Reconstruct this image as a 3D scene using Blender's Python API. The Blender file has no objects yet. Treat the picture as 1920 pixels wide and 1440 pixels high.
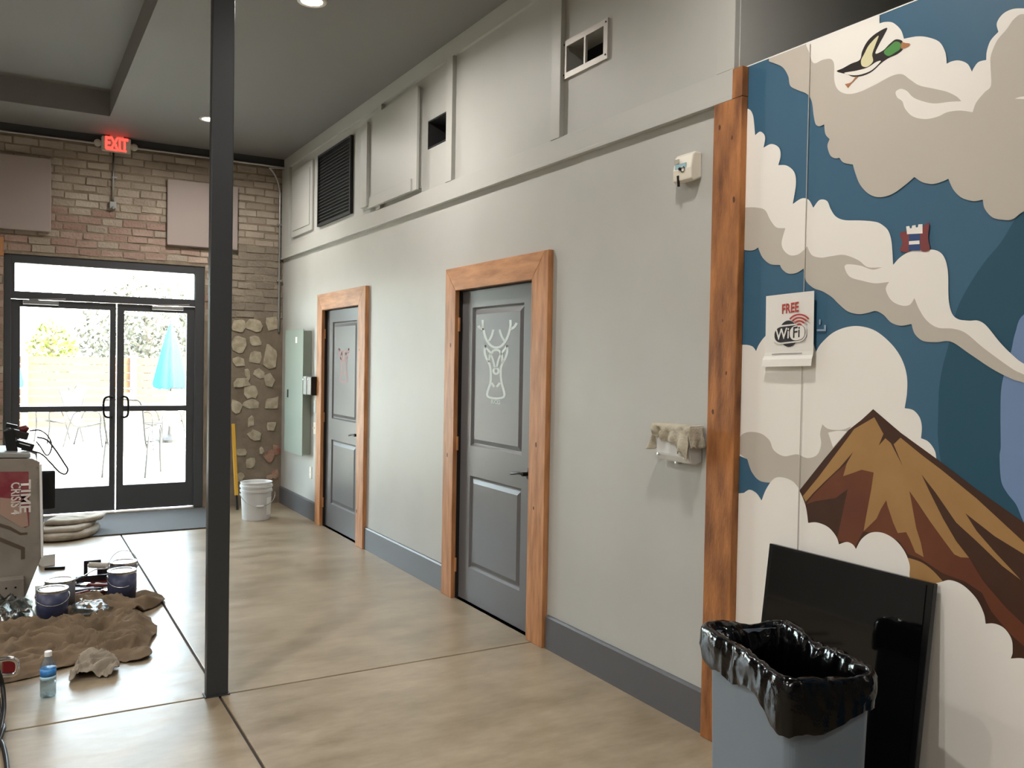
import bpy, bmesh, math, random
from mathutils import Vector, Matrix, noise
from mathutils.geometry import delaunay_2d_cdt
random.seed(7)
SC = bpy.context.scene
COL = SC.collection
V = Vector
# ------------------------------------------------------------------ camera (fitted), units in metres
FPX = 1624.0; YAW, PITCH, ROLL = .5248, -.02263, .01733
H, W, YB, ZC = 1.545, 2.545, 9.375, 3.686
_F = V((math.sin(YAW)*math.cos(PITCH), math.cos(YAW)*math.cos(PITCH), math.sin(PITCH)))
_R0 = V((math.cos(YAW), -math.sin(YAW), 0)); _U0 = _R0.cross(_F)
_R = _R0*math.cos(ROLL) + _U0*math.sin(ROLL); _U = -_R0*math.sin(ROLL) + _U0*math.cos(ROLL)
EYE = V((0, 0, H))
cd = bpy.data.cameras.new('camera'); cam = bpy.data.objects.new('camera', cd); COL.objects.link(cam)
cd.sensor_width = 36; cd.lens = FPX/1920*36; cd.clip_start = .02; cd.clip_end = 300
cam.matrix_world = Matrix(((_R.x, _U.x, -_F.x, 0), (_R.y, _U.y, -_F.y, 0), (_R.z, _U.z, -_F.z, H), (0, 0, 0, 1)))
SC.camera = cam
vs = SC.view_settings
vs.view_transform = 'Standard'; vs.look = 'None'; vs.gamma = 1; vs.use_curve_mapping = False
vs.exposure = 1.22
# world sky and sun
wd = bpy.data.worlds.new('sky'); SC.world = wd; wd.use_nodes = True
nt = wd.node_tree; bg = nt.nodes['Background']
sky = nt.nodes.new('ShaderNodeTexSky'); sky.sky_type = 'NISHITA'; sky.sun_disc = False
sky.sun_elevation = math.radians(52); sky.sun_rotation = math.radians(150); sky.air_density = 1.0; sky.dust_density = 2.5; sky.ozone_density = 1
hs = nt.nodes.new('ShaderNodeHueSaturation'); hs.inputs['Saturation'].default_value = .38; nt.links.new(sky.outputs[0], hs.inputs['Color']); nt.links.new(hs.outputs[0], bg.inputs[0]); bg.inputs[1].default_value = 2.9
sd = bpy.data.lights.new('sun', 'SUN'); sd.energy = 19; sd.angle = .01; sd.color = (1, .95, .86)
so = bpy.data.objects.new('sun', sd); COL.objects.link(so)
so.rotation_euler = V((-.35, .62, -.95)).to_track_quat('-Z', 'Y').to_euler()
LAMP_W = 15.0

def ray(px, py): return _F + _R*((px-960)/FPX) + _U*((720-py)/FPX)
def hit(px, py, ax, val):
    d = ray(px, py); return EYE + d*((val-EYE[ax])/d[ax])
def fl(px, py, z=0.0): return hit(px, py, 2, z)
def wl(px, py, off=0.0): return hit(px, py, 0, W-off)
def bk(px, py, off=0.0): return hit(px, py, 1, YB-off)

# ------------------------------------------------------------------ helpers
def lin(h):
    if isinstance(h, str): c = [int(h[i:i+2], 16)/255 for i in (1, 3, 5)]
    else: c = [x/255 for x in h]
    return tuple(x/12.92 if x <= .04045 else ((x+.055)/1.055)**2.4 for x in c) + (1,)
MATS = {}
def mat(name, col, rough=.6, metal=0, col2=None, scale=6, bump=0, bscale=60, stretch=None, spec=.5, coat=0, trans=0, ior=1.45, emit=None, estr=0, alpha=1, detail=4, contrast=(.35, .65), bdist=.01, rough2=None):
    m = bpy.data.materials.new(name); m.use_nodes = True; MATS[name] = m
    n = m.node_tree.nodes; l = m.node_tree.links; b = n['Principled BSDF']
    b.inputs['Base Color'].default_value = lin(col); b.inputs['Roughness'].default_value = rough
    b.inputs['Metallic'].default_value = metal; b.inputs['Specular IOR Level'].default_value = spec
    b.inputs['Coat Weight'].default_value = coat; b.inputs['Transmission Weight'].default_value = trans; b.inputs['IOR'].default_value = ior
    b.inputs['Alpha'].default_value = alpha
    if emit: b.inputs['Emission Color'].default_value = lin(emit); b.inputs['Emission Strength'].default_value = estr
    if col2 or bump or rough2 is not None:
        g = n.new('ShaderNodeNewGeometry'); mp = n.new('ShaderNodeMapping'); l.new(g.outputs['Position'], mp.inputs[0])
        if stretch: mp.inputs['Scale'].default_value = stretch
    if col2 or rough2 is not None:
        t = n.new('ShaderNodeTexNoise'); t.inputs['Scale'].default_value = scale; t.inputs['Detail'].default_value = detail
        l.new(mp.outputs[0], t.inputs['Vector'])
        r = n.new('ShaderNodeValToRGB'); l.new(t.outputs[0], r.inputs[0])
        r.color_ramp.elements[0].position, r.color_ramp.elements[1].position = contrast
        if col2:
            r.color_ramp.elements[0].color = lin(col); r.color_ramp.elements[1].color = lin(col2)
            l.new(r.outputs[0], b.inputs['Base Color'])
        if rough2 is not None:
            mr = n.new('ShaderNodeMapRange'); mr.inputs[3].default_value = rough; mr.inputs[4].default_value = rough2
            l.new(t.outputs[0], mr.inputs[0]); l.new(mr.outputs[0], b.inputs['Roughness'])
    if bump:
        t2 = n.new('ShaderNodeTexNoise'); t2.inputs['Scale'].default_value = bscale; t2.inputs['Detail'].default_value = 3
        l.new(mp.outputs[0], t2.inputs['Vector'])
        bp = n.new('ShaderNodeBump'); bp.inputs['Strength'].default_value = bump; bp.inputs['Distance'].default_value = bdist
        l.new(t2.outputs[0], bp.inputs['Height']); l.new(bp.outputs[0], b.inputs['Normal'])
    return m

class MB:
    def __init__(s): s.v = []; s.f = []
    def add(s, vs_, fs):
        o = len(s.v); s.v += [V(p) for p in vs_]; s.f += [tuple(i+o for i in f) for f in fs]; return s
    def obox(s, c, a, b, d):
        c, a, b, d = V(c), V(a), V(b), V(d)
        vv = [c+a*i+b*j+d*k for k in (-1, 1) for j in (-1, 1) for i in (-1, 1)]
        ff = [(0, 2, 3, 1), (4, 5, 7, 6), (0, 1, 5, 4), (2, 6, 7, 3), (0, 4, 6, 2), (1, 3, 7, 5)]
        if a.cross(b).dot(d) < 0: ff = [f[::-1] for f in ff]
        return s.add(vv, ff)
    def box(s, x0, x1, y0, y1, z0, z1):
        return s.obox(((x0+x1)/2, (y0+y1)/2, (z0+z1)/2), ((x1-x0)/2, 0, 0), (0, (y1-y0)/2, 0), (0, 0, (z1-z0)/2))
    def bar(s, p0, p1, w, d, up=(0, 0, 1)):
        p0, p1, up = V(p0), V(p1), V(up); t = (p1-p0)
        a = t.cross(up)
        if a.length < 1e-6: a = t.cross(V((1, 0, 0)))
        a.normalize(); b = a.cross(t).normalized()
        return s.obox((p0+p1)/2, a*w/2, b*d/2, t/2)
    def tube(s, pts, r, n=10, caps=True):
        pts = [V(p) for p in pts]; m = len(pts); rr = r if isinstance(r, (list, tuple)) else [r]*m
        prev = None; vv = []
        for i, p in enumerate(pts):
            t = (pts[min(i+1, m-1)]-pts[max(i-1, 0)]).normalized()
            a = prev if prev is not None else (V((0, 0, 1)) if abs(t.z) < .9 else V((1, 0, 0)))
            a = (a - t*a.dot(t)).normalized(); prev = a; b = t.cross(a)
            vv += [p + (a*math.cos(k*2*math.pi/n)+b*math.sin(k*2*math.pi/n))*rr[i] for k in range(n)]
        ff = [(i*n+k, i*n+(k+1) % n, (i+1)*n+(k+1) % n, (i+1)*n+k) for i in range(m-1) for k in range(n)]
        if caps: ff += [tuple(range(n))[::-1], tuple((m-1)*n+k for k in range(n))]
        return s.add(vv, ff)
    def lathe(s, c, prof, n=32, ax=(0, 0, 1)):
        c = V(c); q = V((0, 0, 1)).rotation_difference(V(ax).normalized()); vv = []
        for r, z in prof: vv += [c + q @ V((r*math.cos(k*2*math.pi/n), r*math.sin(k*2*math.pi/n), z)) for k in range(n)]
        m = len(prof)
        ff = [(i*n+k, i*n+(k+1) % n, (i+1)*n+(k+1) % n, (i+1)*n+k) for i in range(m-1) for k in range(n)]
        if prof[0][0] > 1e-5: ff.append(tuple(range(n))[::-1])
        if prof[-1][0] > 1e-5: ff.append(tuple((m-1)*n+k for k in range(n)))
        return s.add(vv, ff)
    def prism(s, pts, ext):
        pts = [V(p) for p in pts]; ext = V(ext); m = len(pts)
        return s.add(pts+[p+ext for p in pts], [tuple(range(m))[::-1], tuple(range(m, 2*m))]+[(i, (i+1) % m, m+(i+1) % m, m+i) for i in range(m)])
    def grid(s, P):       # P[i][j]
        r, c = len(P), len(P[0])
        return s.add([p for row in P for p in row], [(i*c+j, i*c+j+1, (i+1)*c+j+1, (i+1)*c+j) for i in range(r-1) for j in range(c-1)])
    def holes(s, u0, u1, v0, v1, hs, f3, depth):
        us = sorted({u0, u1} | {x for h in hs for x in h[:2]}); vv = sorted({v0, v1} | {x for h in hs for x in h[2:4]})
        for i in range(len(us)-1):
            for j in range(len(vv)-1):
                a, b, c, d = us[i], us[i+1], vv[j], vv[j+1]; cu, cv = (a+b)/2, (c+d)/2
                if any(h[0] < cu < h[1] and h[2] < cv < h[3] for h in hs): continue
                s.add([f3(a, c, 0), f3(b, c, 0), f3(b, d, 0), f3(a, d, 0)], [(0, 1, 2, 3)])
                s.add([f3(a, c, depth), f3(b, c, depth), f3(b, d, depth), f3(a, d, depth)], [(3, 2, 1, 0)])
        for a, b, c, d in [tuple(h[:4]) for h in hs]+[(u0, u1, v0, v1)]:
            e = [(a, c), (b, c), (b, d), (a, d)]
            for k in range(4):
                p, q = e[k], e[(k+1) % 4]
                s.add([f3(*p, 0), f3(*q, 0), f3(*q, depth), f3(*p, depth)], [(0, 1, 2, 3)])
        return s
    def mesh(s, name, off=V((0, 0, 0))):
        me = bpy.data.meshes.new(name); me.from_pydata([p-off for p in s.v], [], s.f); me.update(); return me
    def build(s, name, m, parent=None, smooth=False, bevel=0, fix=True, solid=0, sub=0):
        off = wloc(parent) if parent else V((0, 0, 0)); o = None
        if not parent:
            lo = V([min(p[i] for p in s.v) for i in range(3)]); hi = V([max(p[i] for p in s.v) for i in range(3)])
            off = V(((lo.x+hi.x)/2, (lo.y+hi.y)/2, lo.z))
        me = s.mesh(name, off)
        if fix:
            bm = bmesh.new(); bm.from_mesh(me); bmesh.ops.remove_doubles(bm, verts=bm.verts, dist=1e-6)
            bmesh.ops.recalc_face_normals(bm, faces=bm.faces); bm.to_mesh(me); bm.free()
        me.materials.append(MATS[m])
        if smooth: me.shade_smooth()
        o = bpy.data.objects.new(name, me); COL.objects.link(o)
        if parent: o.parent = parent
        else: o.location = off
        if solid: md = o.modifiers.new('solid', 'SOLIDIFY'); md.thickness = solid; md.offset = 0
        if sub: md = o.modifiers.new('sub', 'SUBSURF'); md.levels = sub; md.render_levels = sub
        if bevel: md = o.modifiers.new('bevel', 'BEVEL'); md.width = bevel; md.segments = 2; md.limit_method = 'ANGLE'
        return o
def wloc(o):
    l = V((0, 0, 0))
    while o: l += o.location; o = o.parent
    return l
def tag(o, label=None, cat=None, group=None, kind=None):
    if label: o['label'] = label
    if cat: o['category'] = cat
    if group: o['group'] = group
    if kind: o['kind'] = kind
    return o
def thing(name, loc, label, cat, group=None, kind=None):
    o = bpy.data.objects.new(name, None); COL.objects.link(o); o.location = V(loc); o.empty_display_size = .1
    return tag(o, label, cat, group, kind)
def struct(o, label=None, cat=None): return tag(o, label, cat, None, 'structure')
def Box(name, m, parent, *b, bevel=0): return MB().box(*b).build(name, m, parent, bevel=bevel)
def smoothpts(pts, closed=True, n=6):
    """Catmull-Rom; a third element marks a corner"""
    m = len(pts); out = []
    rng = range(m if closed else m-1)
    for i in rng:
        p1, p2 = pts[i], pts[(i+1) % m]
        p0 = pts[(i-1) % m] if (closed or i > 0) else p1
        p3 = pts[(i+2) % m] if (closed or i < m-2) else p2
        a, b = V(p1[:2]), V(p2[:2])
        ta = (b-V(p0[:2]))/2 if len(p1) == 2 else (b-a)*.6
        tb = (V(p3[:2])-a)/2 if len(p2) == 2 else (b-a)*.6
        d = (b-a).length
        for t_ in (ta, tb):
            if t_.length > d*1.2: t_ *= d*1.2/t_.length
        for k in range(n):
            t = k/n
            out.append(a*(2*t**3-3*t*t+1)+ta*(t**3-2*t*t+t)+b*(-2*t**3+3*t*t)+tb*(t**3-t*t))
    if not closed: out.append(V(pts[-1][:2]))
    return out
def path3(pts, n=8):
    pts = [V(p) for p in pts]; out = []
    for i in range(len(pts)-1):
        p0, p1, p2, p3 = pts[max(i-1, 0)], pts[i], pts[i+1], pts[min(i+2, len(pts)-1)]
        for k in range(n):
            t = k/n
            out.append(.5*((2*p1)+(p2-p0)*t+(2*p0-5*p1+4*p2-p3)*t*t+(3*p1-p0-3*p2+p3)*t**3))
    return out+[pts[-1]]
def ribbon(mb, pts, w, f3):
    pts = [V(p[:2]) for p in pts]; L = []; Rr = []
    for i, p in enumerate(pts):
        t = (pts[min(i+1, len(pts)-1)]-pts[max(i-1, 0)]).normalized(); nrm = V((-t.y, t.x))
        L.append(f3(*(p+nrm*w/2))); Rr.append(f3(*(p-nrm*w/2)))
    m = len(pts); mb.add(L+Rr, [(i, i+1, m+i+1, m+i) for i in range(m-1)])
def text(s, size, m, org, xd, yd, parent, name='lettering', bold=0, sx=1, align='CENTER', ext=.0004):
    cu = bpy.data.curves.new('t', 'FONT'); cu.body = s; cu.size = size; cu.align_x = align; cu.align_y = 'CENTER'; cu.offset = bold; cu.resolution_u = 3
    ob = bpy.data.objects.new('t', cu); COL.objects.link(ob)
    dg = bpy.context.evaluated_depsgraph_get(); me = bpy.data.meshes.new_from_object(ob.evaluated_get(dg))
    bpy.data.objects.remove(ob); bpy.data.curves.remove(cu)
    xd, yd, org = V(xd), V(yd), V(org); off = wloc(parent)
    for v in me.vertices: v.co = org + xd*v.co.x*sx + yd*v.co.y - off
    me.materials.append(MATS[m]); o = bpy.data.objects.new(name, me); COL.objects.link(o); o.parent = parent
    return o
def nz(*p): return noise.noise(V(p))

# ------------------------------------------------------------------ materials
mat('wall_paint', '#b5b5b0', .5, col2='#afafa9', scale=1.5, bump=.08, bscale=220, bdist=.003)
mat('trim_paint', '#b3b3ad', .45)
mat('ceiling_paint', '#7d7b79', .75, bump=.1, bscale=150)
mat('beam_paint', '#3a3a3a', .6)
mat('baseboard_paint', '#59595b', .45)
mat('door_paint', '#605f60', .38, bump=.05, bscale=120, bdist=.002)
mat('shade_black', '#1a1614', .8)
mat('wood', '#a5683e', .5, col2='#7a4322', scale=5, stretch=(6, 6, .9), detail=8, contrast=(.3, .72), bump=.15, bscale=30)
mat('wood_light', '#c48d5f', .5, col2='#935f36', scale=5, stretch=(6, 6, .9), detail=8, contrast=(.3, .75), bump=.15, bscale=30)
mat('wood_light_h', '#c48d5f', .5, col2='#935f36', scale=5, stretch=(6, .9, 6), detail=8, contrast=(.3, .75), bump=.15, bscale=30)
mat('knot', '#55301a', .6)
mat('wood_post', '#b0733f', .55, col2='#683d1d', scale=4, stretch=(4, 4, 1.0), detail=9, contrast=(.36, .7), bump=.25, bscale=26)
mat('post_paint', '#363839', .42)
mat('aluminium', '#47484a', .4, metal=.2)
mat('metal', '#b9b9b7', .3, metal=1)
mat('steel_paint', '#9a9c98', .45, metal=.3)
mat('vent_steel', '#b5b1aa', .5, metal=.4)
mat('chrome', '#d8d8d6', .15, metal=1)
mat('black_metal', '#1d1b1a', .35, metal=.6)
mat('black_plastic', '#151516', .4)
mat('black_gloss', '#060607', .05, spec=.6)
mat('black_bezel', '#0c0c0d', .25)
mat('liner', '#030304', .12, bump=.25, bscale=30, bdist=.01, spec=.4)
mat('bin_plastic', '#6f7a85', .42, bump=.05, bscale=300)
mat('grille', '#232324', .7)
mat('void', '#0b0b0b', .9)
mat('panel_paint', '#8f9a90', .42, metal=.15)
mat('white_plastic', '#dcd6c6', .4)
mat('white_label', '#e9e9e6', .5)
mat('blue_label', '#8fb3bd', .5)
mat('grey_label', '#aaa596', .6)
mat('acoustic', '#a39690', .95, bump=.2, bscale=400)
mat('mortar', '#968874', .95, col2='#7f7262', scale=9, bump=.5, bscale=50)
mat('plaster_dirty', '#8a7d6d', .95, col2='#716555', scale=5, bump=.6, bscale=30, contrast=(.3, .7))
mat('stone', '#bbb09a', .9, col2='#9a8f79', scale=14, bump=.5, bscale=50)
mat('stone_red', '#8f5a4a', .9, col2='#a9917c', scale=10, bump=.5, bscale=50)
mat('slab_ground', '#3a352f', .9)
mat('mat_rubber', '#4a4947', .85, bump=.6, bscale=500)
mat('canvas', '#7a6853', .95, col2='#625340', scale=6, bump=.3, bscale=60)
mat('canvas_light', '#a3998a', .95, col2='#857b6c', scale=8, bump=.3, bscale=60)
mat('rag', '#bdb6a4', .95, col2='#a49c88', scale=14, bump=.4, bscale=120)
mat('bucket_white', '#c9cac9', .45)
mat('yellow', '#c99a2c', .5)
mat('can_label', '#2c3350', .4, col2='#454a63', scale=14)
mat('can_grey', '#55565c', .4)
mat('lid_metal', '#dededa', .22, metal=.9)
mat('tin', '#c8c8c6', .25, metal=1)
mat('lid_white', '#e2e2df', .3)
mat('tool_dark', '#1f1a1a', .5)
mat('tool_red', '#5a1618', .4)
mat('stick', '#cfc9bd', .7)
mat('arcade_white', '#8d857a', .5, col2='#7e766c', scale=7)
mat('arcade_red', '#7c2a36', .5, col2='#8a4a4c', scale=10)
mat('arcade_peach', '#a48878', .5)
mat('arcade_brown', '#574a3c', .5)
mat('letter_white', '#d7d0c8', .5)
mat('red_case', '#6b1119', .35)
mat('water_label', '#2f74bd', .3, col2='#4d9ad6', scale=30)
mat('water_label_light', '#a9cfe0', .3)
mat('paper', '#dedbd4', .7)
mat('ink_red', '#a83a30', .6); mat('ink_black', '#26262a', .6); mat('ink_grey', '#8f8a84', .7)
mat('decal_white', '#c2ccc8', .5); mat('decal_red', '#93706f', .6); mat('decal_red_faint', '#8a6a6c', .6)
mat('m_blue', '#375f78', .5, bump=.04, bscale=500); mat('m_teal', '#184a5e', .5); mat('m_peri', '#6d87ad', .5)
mat('m_white', '#e8e4dc', .5, bump=.04, bscale=500); mat('m_grey', '#b9b2a6', .5); mat('m_brown', '#43240f', .5, col2='#3b1f10', scale=6)
mat('m_tan', '#a37c4a', .5, col2='#9d7645', scale=8); mat('m_red', '#6c3a1f', .5, col2='#60301a', scale=5)
mat('m_black', '#221c19', .5); mat('m_green', '#4d8a46', .5); mat('m_bill', '#a9714a', .5); mat('m_cream', '#d8d2a8', .5)
mat('m_towerblue', '#2c4875', .5); mat('m_towerred', '#7c3c3c', .5); mat('m_glyph', '#8fa3b5', .5)
mat('patio', '#cfc9be', .8, col2='#c2bcb0', scale=3)
mat('fence_wood', '#5a3718', .7, col2='#4c2d12', scale=4, stretch=(1, 6, 6))
mat('fence_post', '#332d28', .7)
mat('umbrella_cloth', '#0f668f', .8)
mat('chair_frame', '#1c1918', .5); mat('sling', '#cfcabd', .8); mat('sling_tan', '#6d5636', .8)
mat('leaf', '#5a6322', .7, col2='#7d8038', scale=4); mat('leaf_grey', '#35362c', .8, col2='#4a483c', scale=4); mat('bark', '#6d6258', .9)
mat('exit_body', '#c9c4b8', .5)
mat('exit_red', '#ff2a22', .4, emit='#ff3028', estr=2.2)
mat('lamp_glow', '#ffffff', .5, emit='#fff0d8', estr=26)
mat('lamp_ring', '#d9d6cf', .5)
mat('outer_wall', '#b4b1a8', .8)
def glass(name, tint='#ffffff', gloss=.07, rough=0):
    m = bpy.data.materials.new(name); m.use_nodes = True; MATS[name] = m; n = m.node_tree.nodes; l = m.node_tree.links
    n.remove(n['Principled BSDF']); t = n.new('ShaderNodeBsdfTransparent'); t.inputs[0].default_value = lin(tint)
    g = n.new('ShaderNodeBsdfGlossy'); g.inputs['Roughness'].default_value = rough; x = n.new('ShaderNodeMixShader'); x.inputs[0].default_value = gloss
    l.new(t.outputs[0], x.inputs[1]); l.new(g.outputs[0], x.inputs[2]); l.new(x.outputs[0], n['Material Output'].inputs[0])
glass('pane_glass', '#f4faf8', .06)
glass('clear_plastic', '#dfe6e8', .16, .05)
glass('bottle_plastic', '#e3ebee', .14, .03)
glass('water', '#e4eaea', .1, .0)
glass('sheet_plastic', '#d3d6d4', .13, .25)
mat('dispenser_clear', '#eceeec', .15, alpha=.85)
def concrete():
    m = mat('concrete', '#8f7d66', .4, spec=.42); n = m.node_tree.nodes; l = m.node_tree.links; b = n['Principled BSDF']
    g = n.new('ShaderNodeNewGeometry')
    def nzn(scale, detail, rough, st=(1, 1, 1)):
        mp = n.new('ShaderNodeMapping'); mp.inputs['Scale'].default_value = st; l.new(g.outputs['Position'], mp.inputs[0])
        t = n.new('ShaderNodeTexNoise'); t.inputs['Scale'].default_value = scale; t.inputs['Detail'].default_value = detail; t.inputs['Roughness'].default_value = rough
        l.new(mp.outputs[0], t.inputs['Vector']); return t.outputs[0]
    big, mid, fine = nzn(.8, 4, .55), nzn(4.5, 6, .65, (.6, 1.3, 1)), nzn(22, 5, .6, (.5, 1.4, 1))
    def madd(a, k, c):
        x = n.new('ShaderNodeMath'); x.operation = 'MULTIPLY_ADD'; l.new(a, x.inputs[0]); x.inputs[1].default_value = k
        if isinstance(c, float): x.inputs[2].default_value = c
        else: l.new(c, x.inputs[2])
        return x.outputs[0]
    sm = madd(big, .45, madd(mid, .4, madd(fine, .15, 0.0)))
    r = n.new('ShaderNodeValToRGB'); l.new(sm, r.inputs[0]); e = r.color_ramp.elements
    e[0].position = .36; e[1].position = .66; e[0].color = lin('#74664f'); e[1].color = lin('#ab9c86')
    l.new(r.outputs[0], b.inputs['Base Color'])
    mr = n.new('ShaderNodeMapRange'); mr.inputs[1].default_value = .25; mr.inputs[2].default_value = .75; mr.inputs[3].default_value = .24; mr.inputs[4].default_value = .46
    l.new(madd(mid, .6, madd(fine, .4, 0.0)), mr.inputs[0]); l.new(mr.outputs[0], b.inputs['Roughness'])
    bp = n.new('ShaderNodeBump'); bp.inputs['Strength'].default_value = .12; bp.inputs['Distance'].default_value = .003; l.new(mid, bp.inputs['Height']); l.new(bp.outputs[0], b.inputs['Normal'])
concrete()
def brickmat(name, cols):
    m = mat(name, cols[0], .92); n = m.node_tree.nodes; l = m.node_tree.links; b = n['Principled BSDF']
    g = n.new('ShaderNodeNewGeometry'); oi = n.new('ShaderNodeObjectInfo')
    t = n.new('ShaderNodeTexNoise'); t.inputs['Scale'].default_value = 2.2; t.inputs['Detail'].default_value = 6; l.new(g.outputs['Position'], t.inputs['Vector'])
    ad = n.new('ShaderNodeMath'); ad.operation = 'MULTIPLY_ADD'; ad.inputs[1].default_value = .3; l.new(oi.outputs['Random'], ad.inputs[0]); l.new(t.outputs[0], ad.inputs[2])
    r = n.new('ShaderNodeValToRGB'); l.new(ad.outputs[0], r.inputs[0]); e = r.color_ramp.elements
    e[0].position = .45; e[1].position = .85; e[0].color = lin(cols[0]); e[1].color = lin(cols[1])
    x = e.new(.66); x.color = lin(cols[2]); l.new(r.outputs[0], b.inputs['Base Color'])
    t2 = n.new('ShaderNodeTexNoise'); t2.inputs['Scale'].default_value = 40; t2.inputs['Detail'].default_value = 4; l.new(g.outputs['Position'], t2.inputs['Vector'])
    bp = n.new('ShaderNodeBump'); bp.inputs['Strength'].default_value = .5; bp.inputs['Distance'].default_value = .02; l.new(t2.outputs[0], bp.inputs['Height']); l.new(bp.outputs[0], b.inputs['Normal'])
brickmat('brick_tan', ('#998c7d', '#b8ac9d', '#a79a8b')); brickmat('brick_rose', ('#94786b', '#b8a596', '#a58d80')); brickmat('brick_grey', ('#80766a', '#968b7b', '#8a8072'))

# ------------------------------------------------------------------ THE SETTING
XL, YR = -5.0, -4.0
JX, JY, JG = .836, 4.085, .006
floor = struct(thing('floor', (0, 0, 0), 'polished tan concrete floor with saw-cut joints', 'floor'))
MB().box(XL, W+.1, YR, YB+.3, -.1, -.008).build('joint_bed', 'slab_ground', floor)
xs = [XL, -3.1, JX, W+.02]; ys = [YR, .1, JY, YB+.02]
for i in range(3):
    for j in range(3):
        MB().box(xs[i]+JG, xs[i+1]-JG, ys[j]+JG, ys[j+1]-JG, -.05, 0).build('concrete_slab', 'concrete', floor, bevel=.003)
# ceiling with coffer
ceil = struct(thing('ceiling', (0, 0, ZC), 'dark grey painted ceiling with a recessed coffer', 'ceiling'))
CX0, CX1, CY0, CY1 = -3.2, .754, 3.0, 8.512
mb = MB().holes(XL, W+2.2, YR, YB+.02, [(CX0, CX1, CY0, CY1)], lambda u, v, d: (u, v, ZC+d), .214)
mb.build('ceiling_field', 'ceiling_paint', ceil)
MB().box(CX0-.05, CX1+.05, CY0-.05, CY1+.05, ZC+.214, ZC+.25).build('coffer_top', 'ceiling_paint', ceil)
MB().box(XL-.2, W+2.4, YR-.2, YB+.3, ZC+.25, ZC+.4).build('leak_cover_slab', 'ceiling_paint', ceil)  # unseen slab added over the ceiling to stop sky light leaking in
struct(Box('wall_left', 'wall_paint', None, XL-.15, XL, YR-.15, YB+.3, 0, ZC+.25), 'far left wall of the room outside the picture', 'wall')
struct(Box('wall_rear', 'ceiling_paint', None, XL, W+2.3, YR-.15, YR, 0, ZC+.25), 'rear wall behind the viewer', 'wall')  # darker grey stands in for the dimness of the room behind
# right wall with openings
D1 = (4.139, 5.096); D2 = (6.928, 7.9)
TOPO = 2.02
HOLE = (5.29, 5.64, 3.05, 3.25); VENT = (3.515, 3.875, 3.078, 3.238)
wr = struct(thing('wall_right', (W, 6, 0), 'grey painted wall with two wood framed doors', 'wall'))
mb = MB().holes(2.609, YB+.02, 0, ZC, [(D1[0], D1[1], 0, TOPO), (D2[0], D2[1], 0, TOPO), HOLE, VENT], lambda u, v, d: (W+d, u, v), .16)
mb.build('wall_face', 'wall_paint', wr)
MB().box(W+.17, W+.25, 2.609, YB+.3, 0, ZC+.2).build('wall_core', 'shade_black', wr)
MB().box(W+.001, W+2.2, 2.605, 2.7, 2.75, ZC).build('return_face', 'wall_paint', wr)
MB().box(W+2.2, W+2.3, YR, 2.7, 2.6, ZC).build('recess_back', 'ceiling_paint', wr)
# raised wall panelling above the ledge
t1 = struct(thing('trim_1', (W, 6, 2.647), 'grey painted rails and battens on the upper wall', 'trim'))
Box('bottom_rail', 'trim_paint', t1, W-.026, W, 2.609, YB-.01, 2.647, 2.755, bevel=.002)
Box('ledge_strip', 'trim_paint', t1, W-.034, W, 2.609, YB-.01, 2.628, 2.647, bevel=.002)
Box('top_rail', 'trim_paint', t1, W-.026, W, 2.609, YB-.01, 3.576, ZC, bevel=.002)
Box('end_stile', 'trim_paint', t1, W-.026, W, 2.609, 2.709, 2.755, 3.576, bevel=.002)
for y in (3.89, 5.197, 6.47):
    Box('batten', 'trim_paint', t1, W-.03, W, y, y+.09, 2.755, 3.576, bevel=.002)
Box('end_stile', 'trim_paint', t1, W-.026, W, 9.08, YB-.01, 2.755, 3.576, bevel=.002)
hp = struct(thing('trim_2', (W, 6.2, 2.78), 'grey painted raised hatch board on the upper wall', 'trim'))
Box('hatch_board', 'trim_paint', hp, W-.05, W-.03, 5.72, 6.8, 2.78, 3.512, bevel=.002)
Box('hatch_backing', 'trim_paint', hp, W-.03, W, 5.735, 6.47, 2.795, 3.5)
Box('hatch_stile', 'trim_paint', hp, W-.075, W-.05, 6.66, 6.8, 2.8, 3.47, bevel=.002)
Box('hatch_rail', 'trim_paint', hp, W-.06, W-.05, 5.8, 6.66, 2.78, 2.868, bevel=.002)
rp = struct(thing('trim_3', (W, 8.6, 2.8), 'small grey raised panel on upper wall beside the brick corner', 'trim'))
Box('raised_panel', 'trim_paint', rp, W-.022, W, 8.29, 9.0, 2.82, 3.5, bevel=.003)
Box('panel_field', 'trim_paint', rp, W-.03, W-.022, 8.36, 8.93, 2.88, 3.44, bevel=.003)
# dark grille
g = thing('return_air_grille', (W, 7.64, 2.82), 'large black square return air grille high on the grey wall', 'vent')
Box('backing', 'void', g, W-.012, W-.002, 7.18, 8.1, 2.82, 3.49)
for k in range(22):
    z = 2.845+k*.0295
    MB().obox((W-.02, 7.64, z), (.007, 0, .006), (0, .44, 0), (.0006, 0, -.0008)).build('slat', 'grille', g)
for a in ((7.18, 7.2, 2.82, 3.49), (8.08, 8.1, 2.82, 3.49), (7.2, 8.08, 2.82, 2.838), (7.2, 8.08, 3.472, 3.49)):
    Box('grille_frame', 'grille', g, W-.03, W-.012, *a)
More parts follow.
